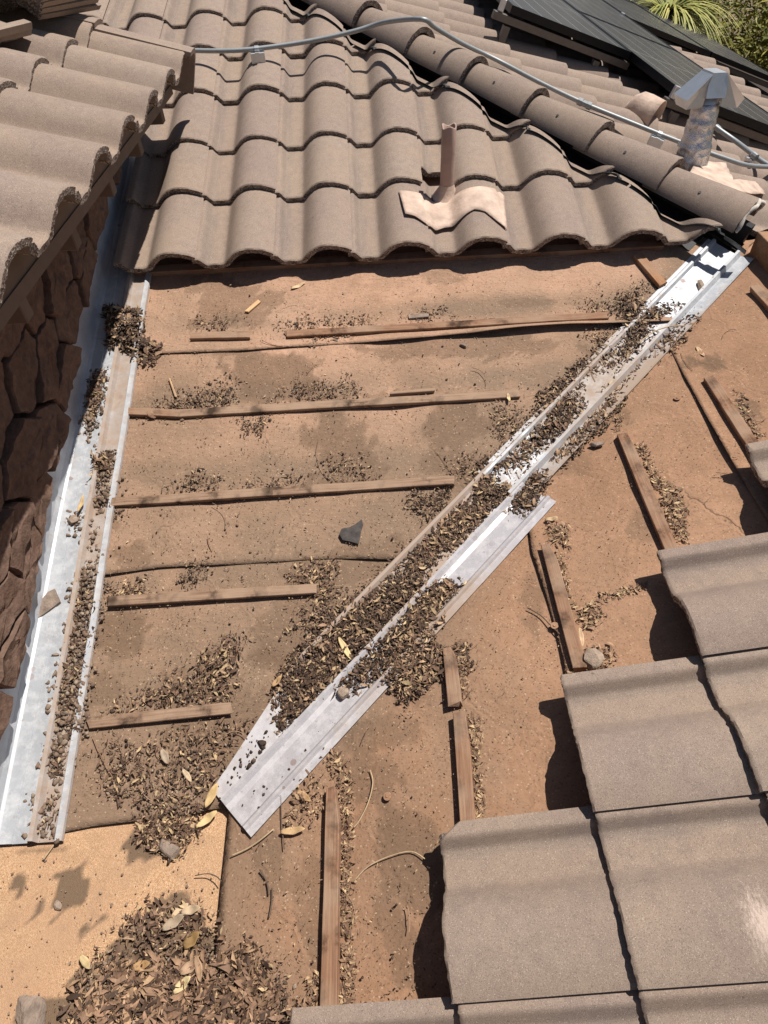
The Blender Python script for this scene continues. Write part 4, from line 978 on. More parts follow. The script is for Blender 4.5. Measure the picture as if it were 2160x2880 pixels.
def leaves(S, half, pal, pile, tilt=.45, ratio=.3, extra=0.):
    S = np.array(S); P, N = surf_pts(S); n = len(P)
    L = rng.uniform(half[0], half[1], n)*rng.choice([.6, .8, 1, 1.15], n); Wd = L*rng.uniform(ratio*.6, ratio*1.3, n); curl = rng.normal(0, .35, n); fold = rng.uniform(-.5, 1.2, n)
    R = rotmats(N, rng.uniform(0, 2*np.pi, n), rng.normal(0, tilt, n), rng.normal(0, tilt, n))
    T = np.repeat(LT[None], n, 0); X = T[:, :, 0]*L[:, None]; Y = T[:, :, 1]*Wd[:, None]
    Y = Y+.35*L[:, None]*rng.normal(0, .5, n)[:, None]*(T[:, :, 0]**2); Z = T[:, :, 2]*fold[:, None]*Wd[:, None]+curl[:, None]*L[:, None]*T[:, :, 0]**2
    V = np.einsum('nij,nkj->nki', R, np.stack([X, Y, Z], 2))
    dep = np.clip(S[:, 2]/28, 0, 1); h = .010+extra+pile*dep*rng.random(n)+.35*np.minimum(np.abs(V[:, :, 2]-0).max(1), .012)
    V = V+(P+N*h[:, None])[:, None, :]
    pc = np.array(PAL[pal]); C_ = pc[rng.integers(0, len(pc), n)]*rng.uniform(.75, 1.2, (n, 1))
    return V.reshape(-1, 3), (LF[None]+8*np.arange(n)[:, None, None]).reshape(-1, 3), np.repeat(C_, 8, 0)
PHI = (1+5**.5)/2
IV = np.array([(-1, PHI, 0), (1, PHI, 0), (-1, -PHI, 0), (1, -PHI, 0), (0, -1, PHI), (0, 1, PHI), (0, -1, -PHI), (0, 1, -PHI), (PHI, 0, -1), (PHI, 0, 1), (-PHI, 0, -1), (-PHI, 0, 1)])/math.hypot(1, PHI)
IF = np.array([(0, 11, 5), (0, 5, 1), (0, 1, 7), (0, 7, 10), (0, 10, 11), (1, 5, 9), (5, 11, 4), (11, 10, 2), (10, 7, 6), (7, 1, 8), (3, 9, 4), (3, 4, 2), (3, 2, 6), (3, 6, 8), (3, 8, 9), (4, 9, 5), (2, 4, 11), (6, 2, 10), (8, 6, 7), (9, 8, 1)])
def clods(S, size, cols, pile, h0=.010, power=2.2):
    S = np.array(S); P, N = surf_pts(S); n = len(P); r = size[0]+(size[1]-size[0])*rng.random(n)**power
    T = (IV[None]+rng.normal(0, .24, (n, 12, 3)))*rng.uniform(.5, 1.25, (n, 1, 3))*np.array([1, 1, .75]); R = rotmats(N, rng.uniform(0, 6.28, n), rng.normal(0, .3, n), rng.normal(0, .3, n))
    V = np.einsum('nij,nkj->nki', R, T*r[:, None, None]); dep = np.clip(S[:, 2]/24, 0, 1)
    V = V+(P+N*(h0+r*.45+pile*dep*rng.random(n))[:, None])[:, None, :]
    pc = np.array(cols); C_ = pc[rng.integers(0, len(pc), n)]*rng.uniform(.8, 1.2, (n, 1))
    return V.reshape(-1, 3), (IF[None]+12*np.arange(n)[:, None, None]).reshape(-1, 3), np.repeat(C_, 12, 0)
def seg(a, b, wd): # strip polygon along a pixel segment
    a, b = np.array(a, float), np.array(b, float); d = (b-a)/np.linalg.norm(b-a); n = np.array([-d[1], d[0]])*wd/2; return [tuple(a+n), tuple(b+n), tuple(b-n), tuple(a-n)]
def emit(name, items, mat, label):
    VV, FF, CC = zip(*items); return build(name, VV, FF, CC, mat, label)
SOILD = [(.060, .038, .027), (.085, .055, .039), (.045, .029, .021), (.115, .077, .054)]
SOILM = [(.24, .16, .115), (.28, .205, .15), (.17, .12, .085), (.33, .25, .185), (.24, .175, .13)]
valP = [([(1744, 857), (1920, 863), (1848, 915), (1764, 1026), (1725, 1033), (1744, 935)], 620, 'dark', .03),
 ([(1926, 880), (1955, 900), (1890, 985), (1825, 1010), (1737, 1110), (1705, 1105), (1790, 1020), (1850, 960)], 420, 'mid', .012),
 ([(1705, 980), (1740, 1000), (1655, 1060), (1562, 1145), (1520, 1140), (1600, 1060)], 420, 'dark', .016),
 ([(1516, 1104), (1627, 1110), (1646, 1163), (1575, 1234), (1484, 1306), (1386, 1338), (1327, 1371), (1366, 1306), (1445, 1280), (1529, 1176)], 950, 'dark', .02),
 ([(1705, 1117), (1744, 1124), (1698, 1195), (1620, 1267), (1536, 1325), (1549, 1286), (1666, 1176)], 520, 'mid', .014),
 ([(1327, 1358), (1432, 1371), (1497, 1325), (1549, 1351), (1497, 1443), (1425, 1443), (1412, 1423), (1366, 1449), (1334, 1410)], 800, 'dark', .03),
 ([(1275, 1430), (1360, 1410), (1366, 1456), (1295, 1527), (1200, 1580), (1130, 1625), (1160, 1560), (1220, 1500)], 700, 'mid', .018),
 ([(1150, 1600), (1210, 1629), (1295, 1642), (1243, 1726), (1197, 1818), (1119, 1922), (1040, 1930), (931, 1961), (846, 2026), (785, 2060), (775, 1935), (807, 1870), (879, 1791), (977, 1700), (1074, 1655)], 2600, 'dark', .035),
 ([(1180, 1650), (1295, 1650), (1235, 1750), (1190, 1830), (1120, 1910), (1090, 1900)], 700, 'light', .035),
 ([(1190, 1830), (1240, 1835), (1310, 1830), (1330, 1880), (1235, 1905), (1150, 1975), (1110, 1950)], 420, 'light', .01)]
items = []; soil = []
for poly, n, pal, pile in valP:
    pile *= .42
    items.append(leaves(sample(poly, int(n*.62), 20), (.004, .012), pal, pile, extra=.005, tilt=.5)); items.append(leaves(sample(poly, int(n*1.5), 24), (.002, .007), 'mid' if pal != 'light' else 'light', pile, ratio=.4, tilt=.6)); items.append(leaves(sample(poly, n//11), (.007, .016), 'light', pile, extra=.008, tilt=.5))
    soil.append(clods(sample(poly, int(n*2.6), 20), (.0012, .007), SOILD+[(.16, .11, .08)], pile*.8, .009, 2.4))
mats = [([(1745, 935), (1770, 960), (1650, 1080), (1530, 1200), (1430, 1330), (1380, 1390), (1330, 1370), (1440, 1230), (1560, 1100), (1680, 985)], 1500), ([(1330, 1390), (1390, 1420), (1290, 1540), (1160, 1670), (1000, 1830), (850, 2000), (790, 2040), (790, 1920), (900, 1760), (1060, 1620), (1220, 1480)], 2600), ([(1900, 900), (1950, 905), (1800, 1060), (1640, 1250), (1560, 1330), (1540, 1320), (1700, 1120)], 700)]
for poly, n in mats:
    soil.append(clods(sample(poly, n, 24), (.001, .006), SOILD+[(.16, .105, .072), (.22, .15, .10)], .006, .009, 2.2)); items.append(leaves(sample(poly, n, 30), (.002, .008), 'mid', .008, ratio=.35, tilt=.5))
emit('valley_leaf_litter', items, M['leaf'], 'dark brown leaf litter clogging the diagonal valley flashing')
emit('valley_soil', soil, M['dirt'], 'dark crumbly soil under the leaves in the valley flashing')
litA = [([(651, 1790), (690, 1800), (660, 1900), (640, 1980), (520, 1985), (417, 1980), (312, 2000), (417, 1948), (540, 1890), (586, 1830)], 500, 'mid', .009, (.007, .016)),
 ([(300, 2075), (390, 2090), (520, 2060), (651, 2025), (710, 2030), (651, 2124), (605, 2208), (560, 2270), (500, 2330), (470, 2400), (390, 2370), (400, 2290), (310, 2240), (280, 2190)], 720, 'mid', .005, (.005, .014)),
 ([(384, 2314), (480, 2300), (553, 2275), (560, 2333), (495, 2411), (390, 2366)], 320, 'mid', .012, (.007, .015)),
 ([(450, 1155), (490, 1120), (560, 1105), (655, 1080), (670, 1120), (640, 1150), (520, 1165)], 330, 'dark', .014, (.006, .012)),
 ([(380, 1160), (450, 1140), (500, 1165), (400, 1175)], 80, 'mid', .006, (.005, .010)),
 ([(760, 1130), (850, 1080), (980, 1075), (1020, 1110), (900, 1125)], 220, 'mid', .008, (.005, .011)),
 ([(700, 1190), (760, 1180), (740, 1225), (690, 1215)], 70, 'mid', .006, (.005, .011)),
 ([(1390, 1130), (1470, 1150), (1460, 1230), (1400, 1250), (1385, 1200)], 170, 'mid', .006, (.006, .013)),
 ([(1150, 1390), (1260, 1380), (1260, 1430), (1200, 1460), (1150, 1440)], 230, 'dark', .012, (.006, .013)),
 ([(1270, 1300), (1340, 1290), (1330, 1330), (1270, 1330)], 60, 'mid', .004, (.006, .012)),
 ([(790, 925), (840, 905), (960, 905), (1090, 895), (1070, 912), (900, 922)], 220, 'light', .006, (.005, .011)),
 ([(1140, 900), (1250, 880), (1270, 892), (1150, 906)], 90, 'light', .005, (.005, .011)),
 ([(1620, 870), (1720, 850), (1790, 810), (1850, 805), (1800, 850), (1700, 885)], 220, 'mid', .008, (.006, .012)),
 ([(1640, 940), (1720, 930), (1690, 960)], 70, 'light', .005, (.006, .012)),
 ([(560, 910), (650, 905), (640, 930), (570, 930)], 70, 'mid', .008, (.005, .011)),
 ([(870, 950), (1000, 942), (960, 960), (860, 965)], 80, 'light', .004, (.005, .011)),
 ([(460, 1380), (540, 1340), (620, 1345), (600, 1375), (500, 1390)], 110, 'dark', .008, (.005, .010)),
 ([(650, 1375), (760, 1355), (860, 1350), (850, 1375), (740, 1385)], 110, 'mid', .006, (.005, .010)),
 ([(900, 1300), (1020, 1290), (1060, 1350), (930, 1365)], 130, 'mid', .006, (.004, .009)),
 ([(300, 1650), (410, 1645), (420, 1668), (310, 1675)], 90, 'light', .006, (.006, .012)),
 ([(500, 1640), (540, 1590), (590, 1570), (575, 1610), (520, 1650)], 70, 'dark', .006, (.005, .010)),
 ([(820, 1620), (930, 1575), (950, 1600), (900, 1650), (840, 1645)], 180, 'light', .008, (.006, .013)),
 ([(880, 1660), (960, 1650), (940, 1740), (860, 1790), (830, 1760)], 150, 'mid', .008, (.006, .013)),
 ([(680, 1180), (730, 1180), (720, 1210), (690, 1205)], 40, 'dark', .006, (.005, .009)),
 ([(300, 1440), (360, 1430), (350, 1460), (300, 1460)], 40, 'mid', .005, (.005, .010))]
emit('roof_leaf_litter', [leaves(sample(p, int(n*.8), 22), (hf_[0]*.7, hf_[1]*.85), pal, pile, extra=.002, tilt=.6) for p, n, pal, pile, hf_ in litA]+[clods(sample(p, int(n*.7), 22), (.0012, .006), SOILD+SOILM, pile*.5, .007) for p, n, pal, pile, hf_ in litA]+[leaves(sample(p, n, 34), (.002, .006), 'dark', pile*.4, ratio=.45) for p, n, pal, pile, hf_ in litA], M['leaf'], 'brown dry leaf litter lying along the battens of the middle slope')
litB = [(seg((1795, 1255), (1850, 1370), 22), 130, 'light', .006), ([(1840, 1350), (1900, 1370), (1935, 1450), (1930, 1530), (1895, 1530), (1870, 1440)], 280, 'light', .008), (seg((1570, 1560), (1610, 1720), 22), 130, 'light', .006),
 ([(1625, 1720), (1680, 1690), (1700, 1740), (1660, 1770), (1625, 1750)], 90, 'light', .008), (seg((1690, 1690), (1820, 1650), 16), 60, 'light', .003), ([(1640, 1830), (1720, 1820), (1740, 1890), (1690, 1905), (1600, 1910), (1600, 1860)], 140, 'light', .008),
 (seg((1335, 2020), (1350, 2330), 26), 260, 'light', .008), (seg((1290, 1840), (1310, 1960), 24), 130, 'light', .006), (seg((975, 2180), (985, 2870), 34), 420, 'light', .005),
 ([(850, 2180), (920, 2170), (920, 2290), (860, 2320), (800, 2330), (830, 2250)], 110, 'light', .010), (seg((2070, 1110), (2130, 1240), 24), 120, 'light', .006), ([(1530, 1180), (1560, 1150), (1590, 1180), (1560, 1220)], 40, 'light', .004),
 ([(1540, 1470), (1600, 1480), (1600, 1540), (1550, 1530)], 80, 'light', .004), ([(1720, 1190), (1750, 1175), (1740, 1220)], 30, 'light', .004), (seg((885, 2740), (900, 2870), 30), 60, 'light', .004), (seg((930, 2130), (980, 2200), 40), 80, 'light', .004)]
emit('roof_leaf_litter', [leaves(sample(p, n, 9), (.005, .012), pal, pile) for p, n, pal, pile in litB]+[leaves(sample(p, n, 14), (.0025, .005), 'light', pile*.4, ratio=.5) for p, n, pal, pile in litB], M['leaf'], 'pale dry leaf chaff lying along the battens of the right-hand slope')
litF = [([(240, 2765), (330, 2722), (460, 2712), (590, 2688), (700, 2678), (760, 2720), (800, 2790), (825, 2900), (185, 2900)], 1050, 'brown', .006, (.006, .020)),
        ([(365, 2600), (440, 2548), (560, 2565), (575, 2620), (470, 2640), (400, 2640)], 260, 'mid', .006, (.005, .014)),
        ([(230, 2690), (330, 2640), (365, 2581), (449, 2542), (560, 2561), (640, 2665), (729, 2678), (794, 2750), (815, 2900), (195, 2900), (247, 2743)], 330, 'mid', .002, (.004, .014))]
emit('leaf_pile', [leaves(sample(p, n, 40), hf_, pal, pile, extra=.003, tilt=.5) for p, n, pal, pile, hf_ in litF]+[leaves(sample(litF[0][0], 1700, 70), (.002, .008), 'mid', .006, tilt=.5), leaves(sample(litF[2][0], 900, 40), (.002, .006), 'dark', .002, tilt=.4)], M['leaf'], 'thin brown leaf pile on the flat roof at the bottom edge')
emit('leaf_pile_soil', [clods(sample(litF[0][0], 2000, 40), (.0012, .007), SOILD+SOILM[:2], .003, .0), clods(sample(litF[2][0], 1500, 40), (.001, .006), SOILD+SOILM, .001, .0)], M['dirt'], 'soil under the leaf pile at the bottom edge')
# clods and mud caked in the wall flashing
cl = [([(295, 1270), (330, 1275), (322, 1440), (265, 1430), (275, 1330)], 330, .016), ([(255, 1480), (290, 1490), (282, 1570), (245, 1560)], 45, .008), ([(232, 1600), (285, 1590), (268, 1800), (205, 1860), (215, 1700)], 520, .016), ([(205, 1790), (262, 1790), (235, 2060), (160, 2060), (165, 1930)], 900, .016), ([(150, 2060), (205, 2060), (190, 2200), (135, 2170)], 230, .010), ([(100, 2230), (180, 2230), (165, 2360), (95, 2350)], 90, .006), ([(270, 1060), (305, 1040), (300, 1140), (255, 1240), (238, 1190)], 420, .018), ([(195, 1455), (230, 1455), (225, 1500), (200, 1500)], 60, .014)]
emit('mud_clods', [clods(sample(p, int(n*1.3), 24), (.0012, .0095), SOILM, pile, .012, 2.2) for p, n, pile in cl]+[leaves(sample(p, n//3, 8), (.004, .012), 'dark', pile*1.1, extra=.008) for p, n, pile in cl], M['dirt'], 'grey-brown mud clods caked along the trough of the wall flashing')
lp = [([(300, 870), (410, 880), (405, 960), (460, 975), (440, 1010), (360, 1000), (310, 990)], 520, 'dark', .05), ([(270, 1290), (325, 1280), (320, 1340), (270, 1340)], 150, 'dark', .03), ([(265, 1080), (300, 1060), (290, 1180), (250, 1200)], 120, 'mid', .02), ([(380, 1000), (450, 985), (440, 1030), (390, 1030)], 60, 'mid', .01)]
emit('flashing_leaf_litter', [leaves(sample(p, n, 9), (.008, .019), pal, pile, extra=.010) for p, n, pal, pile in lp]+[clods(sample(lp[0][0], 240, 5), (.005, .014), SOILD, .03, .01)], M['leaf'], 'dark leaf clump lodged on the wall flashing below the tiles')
# fine chaff and grit everywhere on the bare underlayment
bareA = [(420, 800), (1900, 780), (1500, 1180), (1000, 1660), (620, 2080), (200, 2300), (320, 1500)]; bareB = [(2100, 780), (2160, 1250), (1850, 1560), (1600, 1920), (1250, 2330), (1230, 2880), (640, 2880), (700, 2400), (1200, 1880), (1700, 1250)]
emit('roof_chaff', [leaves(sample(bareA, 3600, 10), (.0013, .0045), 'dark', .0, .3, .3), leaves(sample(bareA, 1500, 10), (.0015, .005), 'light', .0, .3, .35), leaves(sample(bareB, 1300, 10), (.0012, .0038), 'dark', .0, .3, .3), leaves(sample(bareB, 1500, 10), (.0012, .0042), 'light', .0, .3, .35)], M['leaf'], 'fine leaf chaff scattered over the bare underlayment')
emit('roof_grit', [clods(sample(bareA, 700, 10), (.001, .0045), SOILM+SOILD, 0, .008, 3), clods(sample(bareB, 350, 10), (.001, .0035), SOILM+SOILD, 0, .008, 3), clods(sample([(0, 2400), (180, 2380), (600, 2300), (620, 2600), (300, 2800), (0, 2880)], 260, 5), (.001, .004), SOILM, 0, 0, 3),
     clods(sample([(614, 2237), (720, 2060), (800, 2060), (650, 2270)], 60, 6), (.002, .008), SOILD, 0, .012, 2), clods(sample([(660, 2290), (900, 2050), (1000, 2000), (720, 2340)], 30, 6), (.001, .005), SOILD, 0, .012, 2)], M['dirt'], 'tiny grit and crumbs scattered over the roof')
# twigs
def twig_pts(pxs, h=.012, curve=0):
    P, N = surf_pts(np.array([(a, b, 0) for a, b in pxs])); return [Vector(p)+Vector(n_)*(h+rnd.uniform(0, .004)) for p, n_ in zip(P, N)]
bm = bmesh.new(); areas = [v_[0] for v_ in valP]+[litF[0][0]]+[litA[1][0]]+[bareB]*1+[bareA]
for k in range(130):
    poly = areas[k % len(areas)]; c = sample(poly, 1, 10)[0]; a_ = rnd.uniform(0, 6.28); L = rnd.uniform(14, 42)*(1.6 if k % 5 == 0 else 1); cv = rnd.uniform(-.5, .5)
    pts = [(c[0]+L*t_*math.cos(a_+cv*t_), c[1]+L*t_*math.sin(a_+cv*t_)) for t_ in (-1, -.5, 0, .5, 1)]
    r = rnd.uniform(.0006, .0014); tube_bm(bm, smooth_path(twig_pts(pts, .014 if len(poly) < 30 else .03), 2), r, 4, False)
o = bm_obj('twig_litter', bm, None, (M['batten'],)); o['kind'] = 'stuff'; o['label'] = 'thin leaf stalks and twigs scattered through the litter'
TW = mat_plain('dark_twig', (.12, .083, .06), .85, 0, .2); TW2 = mat_plain('straw_twig', (.45, .33, .2), .85, 0, .2)
for pts, m, r, lab in [([(738, 2450), (752, 2475), (760, 2500), (762, 2520)], TW, .0020, 'upper of two short dark curved stalks on the felt left of the long near batten'), ([(771, 2500), (770, 2530), (768, 2560), (763, 2584)], TW, .0020, 'lower of two short dark curved stalks on the felt left of the long near batten'),
   ([(1045, 2170), (1052, 2205), (1040, 2260), (1015, 2310), (1000, 2332)], TW2, .0016, 'pale bent straw stalk on the right slope beside the long near batten'), ([(1000, 2480), (1040, 2440), (1100, 2412), (1160, 2398), (1200, 2420)], TW2, .0014, 'long thin bowed stalk reaching towards the nearest tile shadow'),
   ([(1485, 1715), (1520, 1735), (1550, 1765), (1575, 1790)], TW, .0016, 'dark forked twig left of the curled felt edge on the right slope'), ([(655, 2410), (700, 2390), (740, 2365), (775, 2335)], TW2, .0018, 'tan stalk lying at the lower end of the valley flashing'),
   ([(795, 2240), (796, 2300), (800, 2350), (806, 2392)], TW, .0013, 'thin dark stalk hanging over the felt right of the valley end'), ([(555, 2465), (590, 2460), (615, 2468), (630, 2482)], TW, .0013, 'dark curved stalk on the orange cap sheet right side'), ([(1785, 985), (1830, 950), (1880, 935), (1925, 938)], TW2, .0022, 'tan bowed stalk across the upper valley rib')]:
    bm = bmesh.new(); hh = .03 if 'valley rib' in lab else .010; pp = smooth_path(twig_pts(pts, hh), 4); tube_bm(bm, pp, r, 6); tag(bm_obj('twig', bm, None, (m,), True), lab, 'twig')
# single large dry leaves
def big_leaf(a, b, wd, col, lab, h=.014, curl=.15, fold=.25):
    P, N = surf_pts(np.array([(*a, 0), (*b, 0)])); p, q = Vector(P[0]), Vector(P[1]); n_ = Vector((N[0]+N[1]).tolist()).normalized(); d = q-p; L = d.length; d.normalize(); y = n_.cross(d).normalized(); V = []; ns = 10
    for k in range(ns+1):
        f = k/ns; w_ = wd*math.sin(math.pi*min(1, f*.93+.05))**.75; z = h+curl*L*((f-.5)**2)*1.2+.002*math.sin(f*9)
        for e in (-1, -.5, 0, .5, 1): V.append(p+d*L*f+y*w_*e*(1+.06*math.sin(f*17+e))+n_*(z+abs(e)*fold*w_))
    F = [(k*5+i, k*5+i+1, (k+1)*5+i+1, (k+1)*5+i) for k in range(ns) for i in range(4)]
    o = pmesh('dry_leaf', V, F, None, (mat_plain('dry_leaf', col, .7, 0, .25, 40, .001),), True); md = o.modifiers.new('s', 'SOLIDIFY'); md.thickness = .0006; tag(o, lab, 'leaf', 'large single dry leaves')
YL, TN, OR = (.55, .40, .20), (.46, .32, .19), (.42, .26, .13)
for a, b, wd, col, lab, h in [((618, 2205), (585, 2272), .011, (.55, .38, .18), 'yellow-tan leaf standing at the left corner of the valley end', .022), ((616, 2284), (558, 2330), .010, YL, 'long cream leaf below the valley end on the orange cap sheet', .012), ((503, 2795), (552, 2750), .011, (.62, .48, .26), 'bright yellow oval leaf in the leaf pile', .022),
   ((488, 2585), (535, 2545), .010, (.48, .35, .22), 'tan leaf at the top of the leaf pile', .014), ((520, 2570), (575, 2558), .010, (.42, .31, .2), 'pale brown leaf beside the top of the leaf pile', .022), ((470, 2620), (532, 2578), .012, (.33, .25, .17), 'greyish ribbed leaf near the top of the leaf pile', .024),
   ((528, 2668), (572, 2625), .014, (.25, .15, .06), 'dark amber curled leaf in the leaf pile, upper part', .016), ((566, 2690), (580, 2765), .009, (.36, .23, .14), 'narrow brown leaf upright in the leaf pile centre', .022), ((520, 2740), (575, 2705), .012, (.38, .25, .16), 'broad brown leaf left of the pile centre', .02), ((380, 2725), (430, 2712), .010, (.34, .2, .09), 'glossy brown leaf at the left of the leaf pile', .018),
   ((842, 2230), (880, 2258), .009, OR, 'orange-tan leaf right of the valley end', .012), ((795, 2345), (865, 2335), .009, (.47, .31, .16), 'tan leaf pair member nearest the long near batten', .012), ((235, 2690), (262, 2728), .008, (.5, .38, .2), 'folded straw leaf at the left tip of the leaf pile', .018), ((955, 1800), (990, 1862), .009, (.6, .45, .23), 'bright yellow leaf in the lower valley litter', .026), ((770, 1935), (795, 1905), .008, OR, 'orange leaf on the left rim of the lower valley litter', .02),
   ((232, 1452), (248, 1405), .007, (.56, .39, .2), 'yellow leaf standing against the rib of the wall flashing', .03), ((820, 820), (860, 802), .008, (.52, .37, .22), 'pale leaf lying on the felt just below the tiles', .011), ((1958, 985), (1980, 1012), .008, (.5, .33, .19), 'tan curled leaf on the upper right slope', .012), ((1535, 1470), (1570, 1463), .008, (.5, .35, .2), 'tan leaf on the right slope beside the valley edge', .012), ((1632, 1775), (1640, 1830), .007, (.55, .38, .23), 'pale leaf along the right side of the middle batten', .016),
   ((1430, 1140), (1425, 1118), .006, (.55, .4, .22), 'yellow leaf at the end of the second batten', .022), ((520, 2165), (545, 2200), .007, (.52, .4, .26), 'cream leaf fragment in the litter below the lowest batten', .018), ((462, 2110), (480, 2150), .010, (.36, .28, .2), 'grey-brown curled leaf in the litter below the lowest batten', .02)]:
    big_leaf(a, b, wd, col, lab, h)
# stones, chunks, scraps
def rock(name, px, size, mat, lab, cat='stone', seed=1, h=.0, yaw=0., sharp=.22):
    P, N = surf_pts(np.array([(*px, 0)])); p, n_ = Vector(P[0]), Vector(N[0]); bm = bmesh.new(); bmesh.ops.create_icosphere(bm, subdivisions=3, radius=1); r = random.Random(seed)
    cut = [(Vector((r.gauss(0, 1), r.gauss(0, 1), r.gauss(0, 1))).normalized(), r.uniform(.55, .85)) for _ in range(11)]+[(Vector((0, 0, 1)), .7), (Vector((0, 0, -1)), .75)]
    for v in bm.verts:
        for c_, d_ in cut:
            e = v.co.dot(c_)-d_
            if e > 0: v.co -= c_*e
        v.co *= 1+sharp*.25*(float(vnoise(v.co.x*4+seed, v.co.y*4+v.co.z*3, seed))-.5)
    y = n_.orthogonal().normalized(); x = y.cross(n_); m = frame(p+n_*(h+size[2]*.70), x, y, n_) @ Matrix.Rotation(yaw, 4, 'Z') @ Matrix.Diagonal((*size, 1))
    for v in bm.verts: v.co = m @ v.co
    return tag(bm_obj(name, bm, None, (mat,)), lab, cat)
rock('rock', (480, 2388), (.019, .046, .016), M['rock'], 'oblong brown rock below the litter on the orange cap sheet', seed=3, yaw=1.7, h=.0)
rock('mortar_chunk', (1672, 1866), (.033, .030, .022), M['mortar_chunk'], 'grey mortar chunk at the foot of the middle batten beside the tile', 'mortar chunk', seed=5, h=.008, yaw=.6)
rock('mortar_chunk', (95, 2862), (.055, .04, .02), M['rock'], 'dark mortar lump at the bottom left edge', 'mortar chunk', seed=6)
rock('stone_chip', (425, 992), (.026, .018, .013), M['mortar_chunk'], 'small pale stone chip at the edge of the flashing leaf clump', seed=7, h=.008, yaw=.3)
rock('stone_chip', (1680, 1257), (.026, .013, .008), M['rock'], 'flat grey stone chip beside the valley edge near the curled batten', seed=8, h=.008, yaw=.7)
rock('stone_chip', (1303, 977), (.017, .010, .007), M['rock'], 'grey stone chip below the topmost long batten', seed=9, h=.008)
rock('stone_chip', (975, 1958), (.022, .018, .012), M['mortar_chunk'], 'grey stone chip on the lower valley pan at the litter edge', seed=10, h=.014)
rock('mud_lump', (1965, 815), (.040, .014, .010), M['mortar_chunk'], 'mud lump on the upper valley pan below the last tile', 'mud', seed=12, h=.013, yaw=-.9)
rock('mud_lump', (213, 1470), (.020, .018, .013), M['mortar_chunk'], 'rounded mud lump on the pan of the wall flashing', 'mud', seed=13, h=.012)
rock('stone_chip', (165, 2548), (.014, .010, .007), M['mortar_chunk'], 'small pale stone chip on the orange cap sheet beside the dark stain', seed=14)
rock('wood_knot', (430, 1175), (.022, .014, .012), M['batten'], 'broken knotty batten stub at the left end of the second batten', 'wood scrap', seed=15, h=.008)
def slab(name, pxs, th, mat, lab, cat, h=.012, tilt=(0, 0), parent=None):
    P, N = surf_pts(np.array([(a, b, 0) for a, b in pxs])); n_ = Vector(N[0]); c = Vector(P.mean(0)); bm = bmesh.new(); top = [Vector(p)+n_*(h+th+(Vector(p)-c).x*tilt[0]+(Vector(p)-c).y*tilt[1]) for p in P]
    a_ = [bm.verts.new(p) for p in top]; b_ = [bm.verts.new(p-n_*th) for p in top]; k = len(a_); bm.faces.new(a_); bm.faces.new(b_[::-1])
    for i in range(k): bm.faces.new((a_[i], b_[i], b_[(i+1) % k], a_[(i+1) % k]))
    bmesh.ops.recalc_face_normals(bm, faces=bm.faces); return tag(bm_obj(name, bm, None, (mat,)), lab, cat)
slab('stone_chip', [(113, 1748), (122, 1700), (145, 1672), (163, 1663), (178, 1700), (150, 1722)], .012, M['rock'], 'angular grey stone flake lying on the wall flashing', 'stone', .012)
slab('felt_scrap', [(955, 1508), (962, 1492), (985, 1488), (1000, 1480), (1018, 1466), (1022, 1482), (1016, 1500), (1010, 1535), (985, 1528), (965, 1524)], .003, M['tar'], 'black torn scrap of felt lying on the middle slope', 'felt scrap', .012)
slab('wood_chip', [(1148, 895), (1205, 890), (1206, 899), (1150, 904)], .007, M['rock'], 'small grey wood chip above the topmost long batten', 'wood chip', .010)
o = batten(None, (475, 1068), (492, 1118), onA, .007, .006, M['fresh'], nA_, name='wood_splinter', dh=.012); tag(o, 'thin pale splinter standing beside the second batten litter', 'wood splinter')
nail = thing('roofing_nail', 'bent roofing nail on the orange cap sheet below the wall flashing', 'nail', tuple(onF(135, 2395)))
bm = bmesh.new(); tube_bm(bm, [onF(156, 2370, .006), onF(123, 2416, .006)], .0016, 6); bm_obj('shank', bm, nail, (TW2,)); bm = bmesh.new(); d = Vector(onF(123, 2416, .006)); e = (d-Vector(onF(156, 2370, .006))).normalized(); tube_bm(bm, [d, d+e*.0015], .0045, 8); bm_obj('head', bm, nail, (TW,))

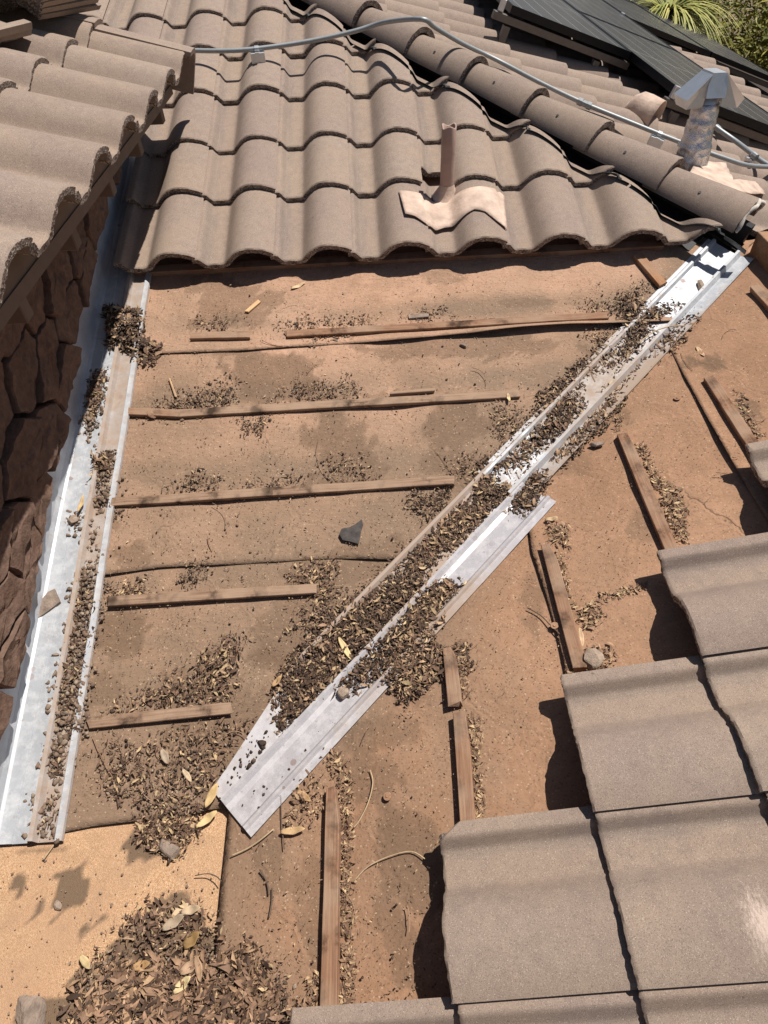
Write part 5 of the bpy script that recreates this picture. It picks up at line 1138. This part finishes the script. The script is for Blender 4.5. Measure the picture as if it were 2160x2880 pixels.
# ------------------------------------------------------------------ trees behind the far slope
def mat_leafage(name, a, b):
    t = NT(name); c = t.attr('col', 'Color'); return t.done(c, .6, None, spec=.3)
LG = mat_leafage('green_leaves', 0, 0); BK = mat_plain('bark', (.10, .075, .055), .9)
def bush_tree(c, rad, hgt, nleaf, cols, lab, seed, size=(.03, .07)):
    r = np.random.default_rng(seed); t_ = thing('leafy_tree', lab, 'tree', c, 'trees beyond the far slope'); bm = bmesh.new(); c = Vector(c)
    tube_bm(bm, [c, c+Vector((.05, 0, hgt*.35)), c+Vector((.0, .1, hgt*.75))], [.12, .09, .03], 8)
    cl = []
    for k in range(46):
        a_ = r.uniform(0, 6.28); e = r.uniform(-.5, 1); q = r.uniform(.5, 1)**.5; cl.append(c+Vector((rad*q*math.cos(a_)*math.cos(e*.9), rad*q*math.sin(a_)*math.cos(e*.9), hgt*.62+hgt*.42*q*e)))
    for p in cl[:12]: tube_bm(bm, [c+Vector((0, 0, hgt*.3)), (c+p)/2+Vector((0, 0, hgt*.25)), p], [.05, .03, .008], 5)
    bm_obj('trunk', bm, t_, (BK,), True)
    n = nleaf; ci = r.integers(0, len(cl), n); P = np.array([list(p) for p in cl])[ci]+r.normal(0, 1, (n, 3))*np.array([rad*.2, rad*.2, hgt*.13])
    L = r.uniform(size[0], size[1], n); R = rotmats(np.tile([0, 0, 1.], (n, 1)), r.uniform(0, 6.28, n), r.normal(0, .9, n), r.normal(0, .9, n))
    V = np.einsum('nij,nkj->nki', R, LT[None]*np.stack([L, L*.28, L*.3], 1)[:, None, :])+P[:, None, :]
    pc = np.array(cols); C_ = pc[r.integers(0, len(pc), n)]*r.uniform(.7, 1.3, (n, 1))
    o = build('crown', [V.reshape(-1, 3)], [(LF[None]+8*np.arange(n)[:, None, None]).reshape(-1, 3)], [np.repeat(C_, 8, 0)], LG, '', None); del o['label']; del o['kind']; setpar(o, t_)
OL = [(.14, .14, .020), (.20, .185, .028), (.10, .105, .016), (.27, .235, .04), (.17, .135, .022)]
bush_tree((6.4, 7.6, -3.2), 1.9, 3.1, 30000, OL, 'dense olive-green tree behind the solar panels at the right edge', 1)
bush_tree((5.0, 9.8, -3.2), 1.8, 3.2, 24000, OL, 'olive-green tree behind the solar panels, left of the others', 2)
bush_tree((8.6, 10.2, -3.2), 2.1, 3.2, 16000, [tuple(x*.8 for x in c) for c in OL], 'darker olive tree at the back of the group', 3)
bush_tree((7.9, 6.2, -3.2), 1.6, 2.7, 9000, OL, 'olive-green tree beyond the right edge of the far slope', 4)
sp = hit(1880, 35, (0, 1, 0), 7.6); gc = (float(sp[0]), 7.6, -3.2)
gt = thing('spiky_plant', 'bright yellow-green plant with long arching leaves beside the solar panels at the top', 'plant', gc)
r = np.random.default_rng(8); VV = []; CC = []; FF = []; top_ = Vector((gc[0], gc[1], float(sp[2])+.05))
bm = bmesh.new(); tube_bm(bm, [Vector(gc), top_-Vector((0, 0, .25))], [.14, .09], 8); bm_obj('stem', bm, gt, (BK,), True)
for k in range(420):
    a_ = r.uniform(0, 6.28); L = r.uniform(.5, 1.0); up = r.uniform(.1, 1.1); V = []
    for j in range(7):
        f = j/6; d = L*f*math.cos(up*(1-f)) ; z = L*(math.sin(up)*f-.85*f*f); w_ = .014*(1-f*.85)
        for s_ in (-1, 1): V.append((top_.x+d*math.cos(a_)-s_*w_*math.sin(a_), top_.y+d*math.sin(a_)+s_*w_*math.cos(a_), top_.z-.1+z))
    VV.append(np.array(V)); FF.append(np.array([(2*j, 2*j+1, 2*j+3, 2*j+2) for j in range(6)])); c = np.array([(.30, .30, .06), (.22, .24, .05), (.42, .38, .11)][k % 3])*r.uniform(.7, 1.2); CC.append(np.tile(c, (14, 1)))
o = build('foliage', VV, FF, CC, LG, '', None); del o['label']; del o['kind']; setpar(o, gt)
for o in bpy.data.objects:
    if '_base' in o: del o['_base']
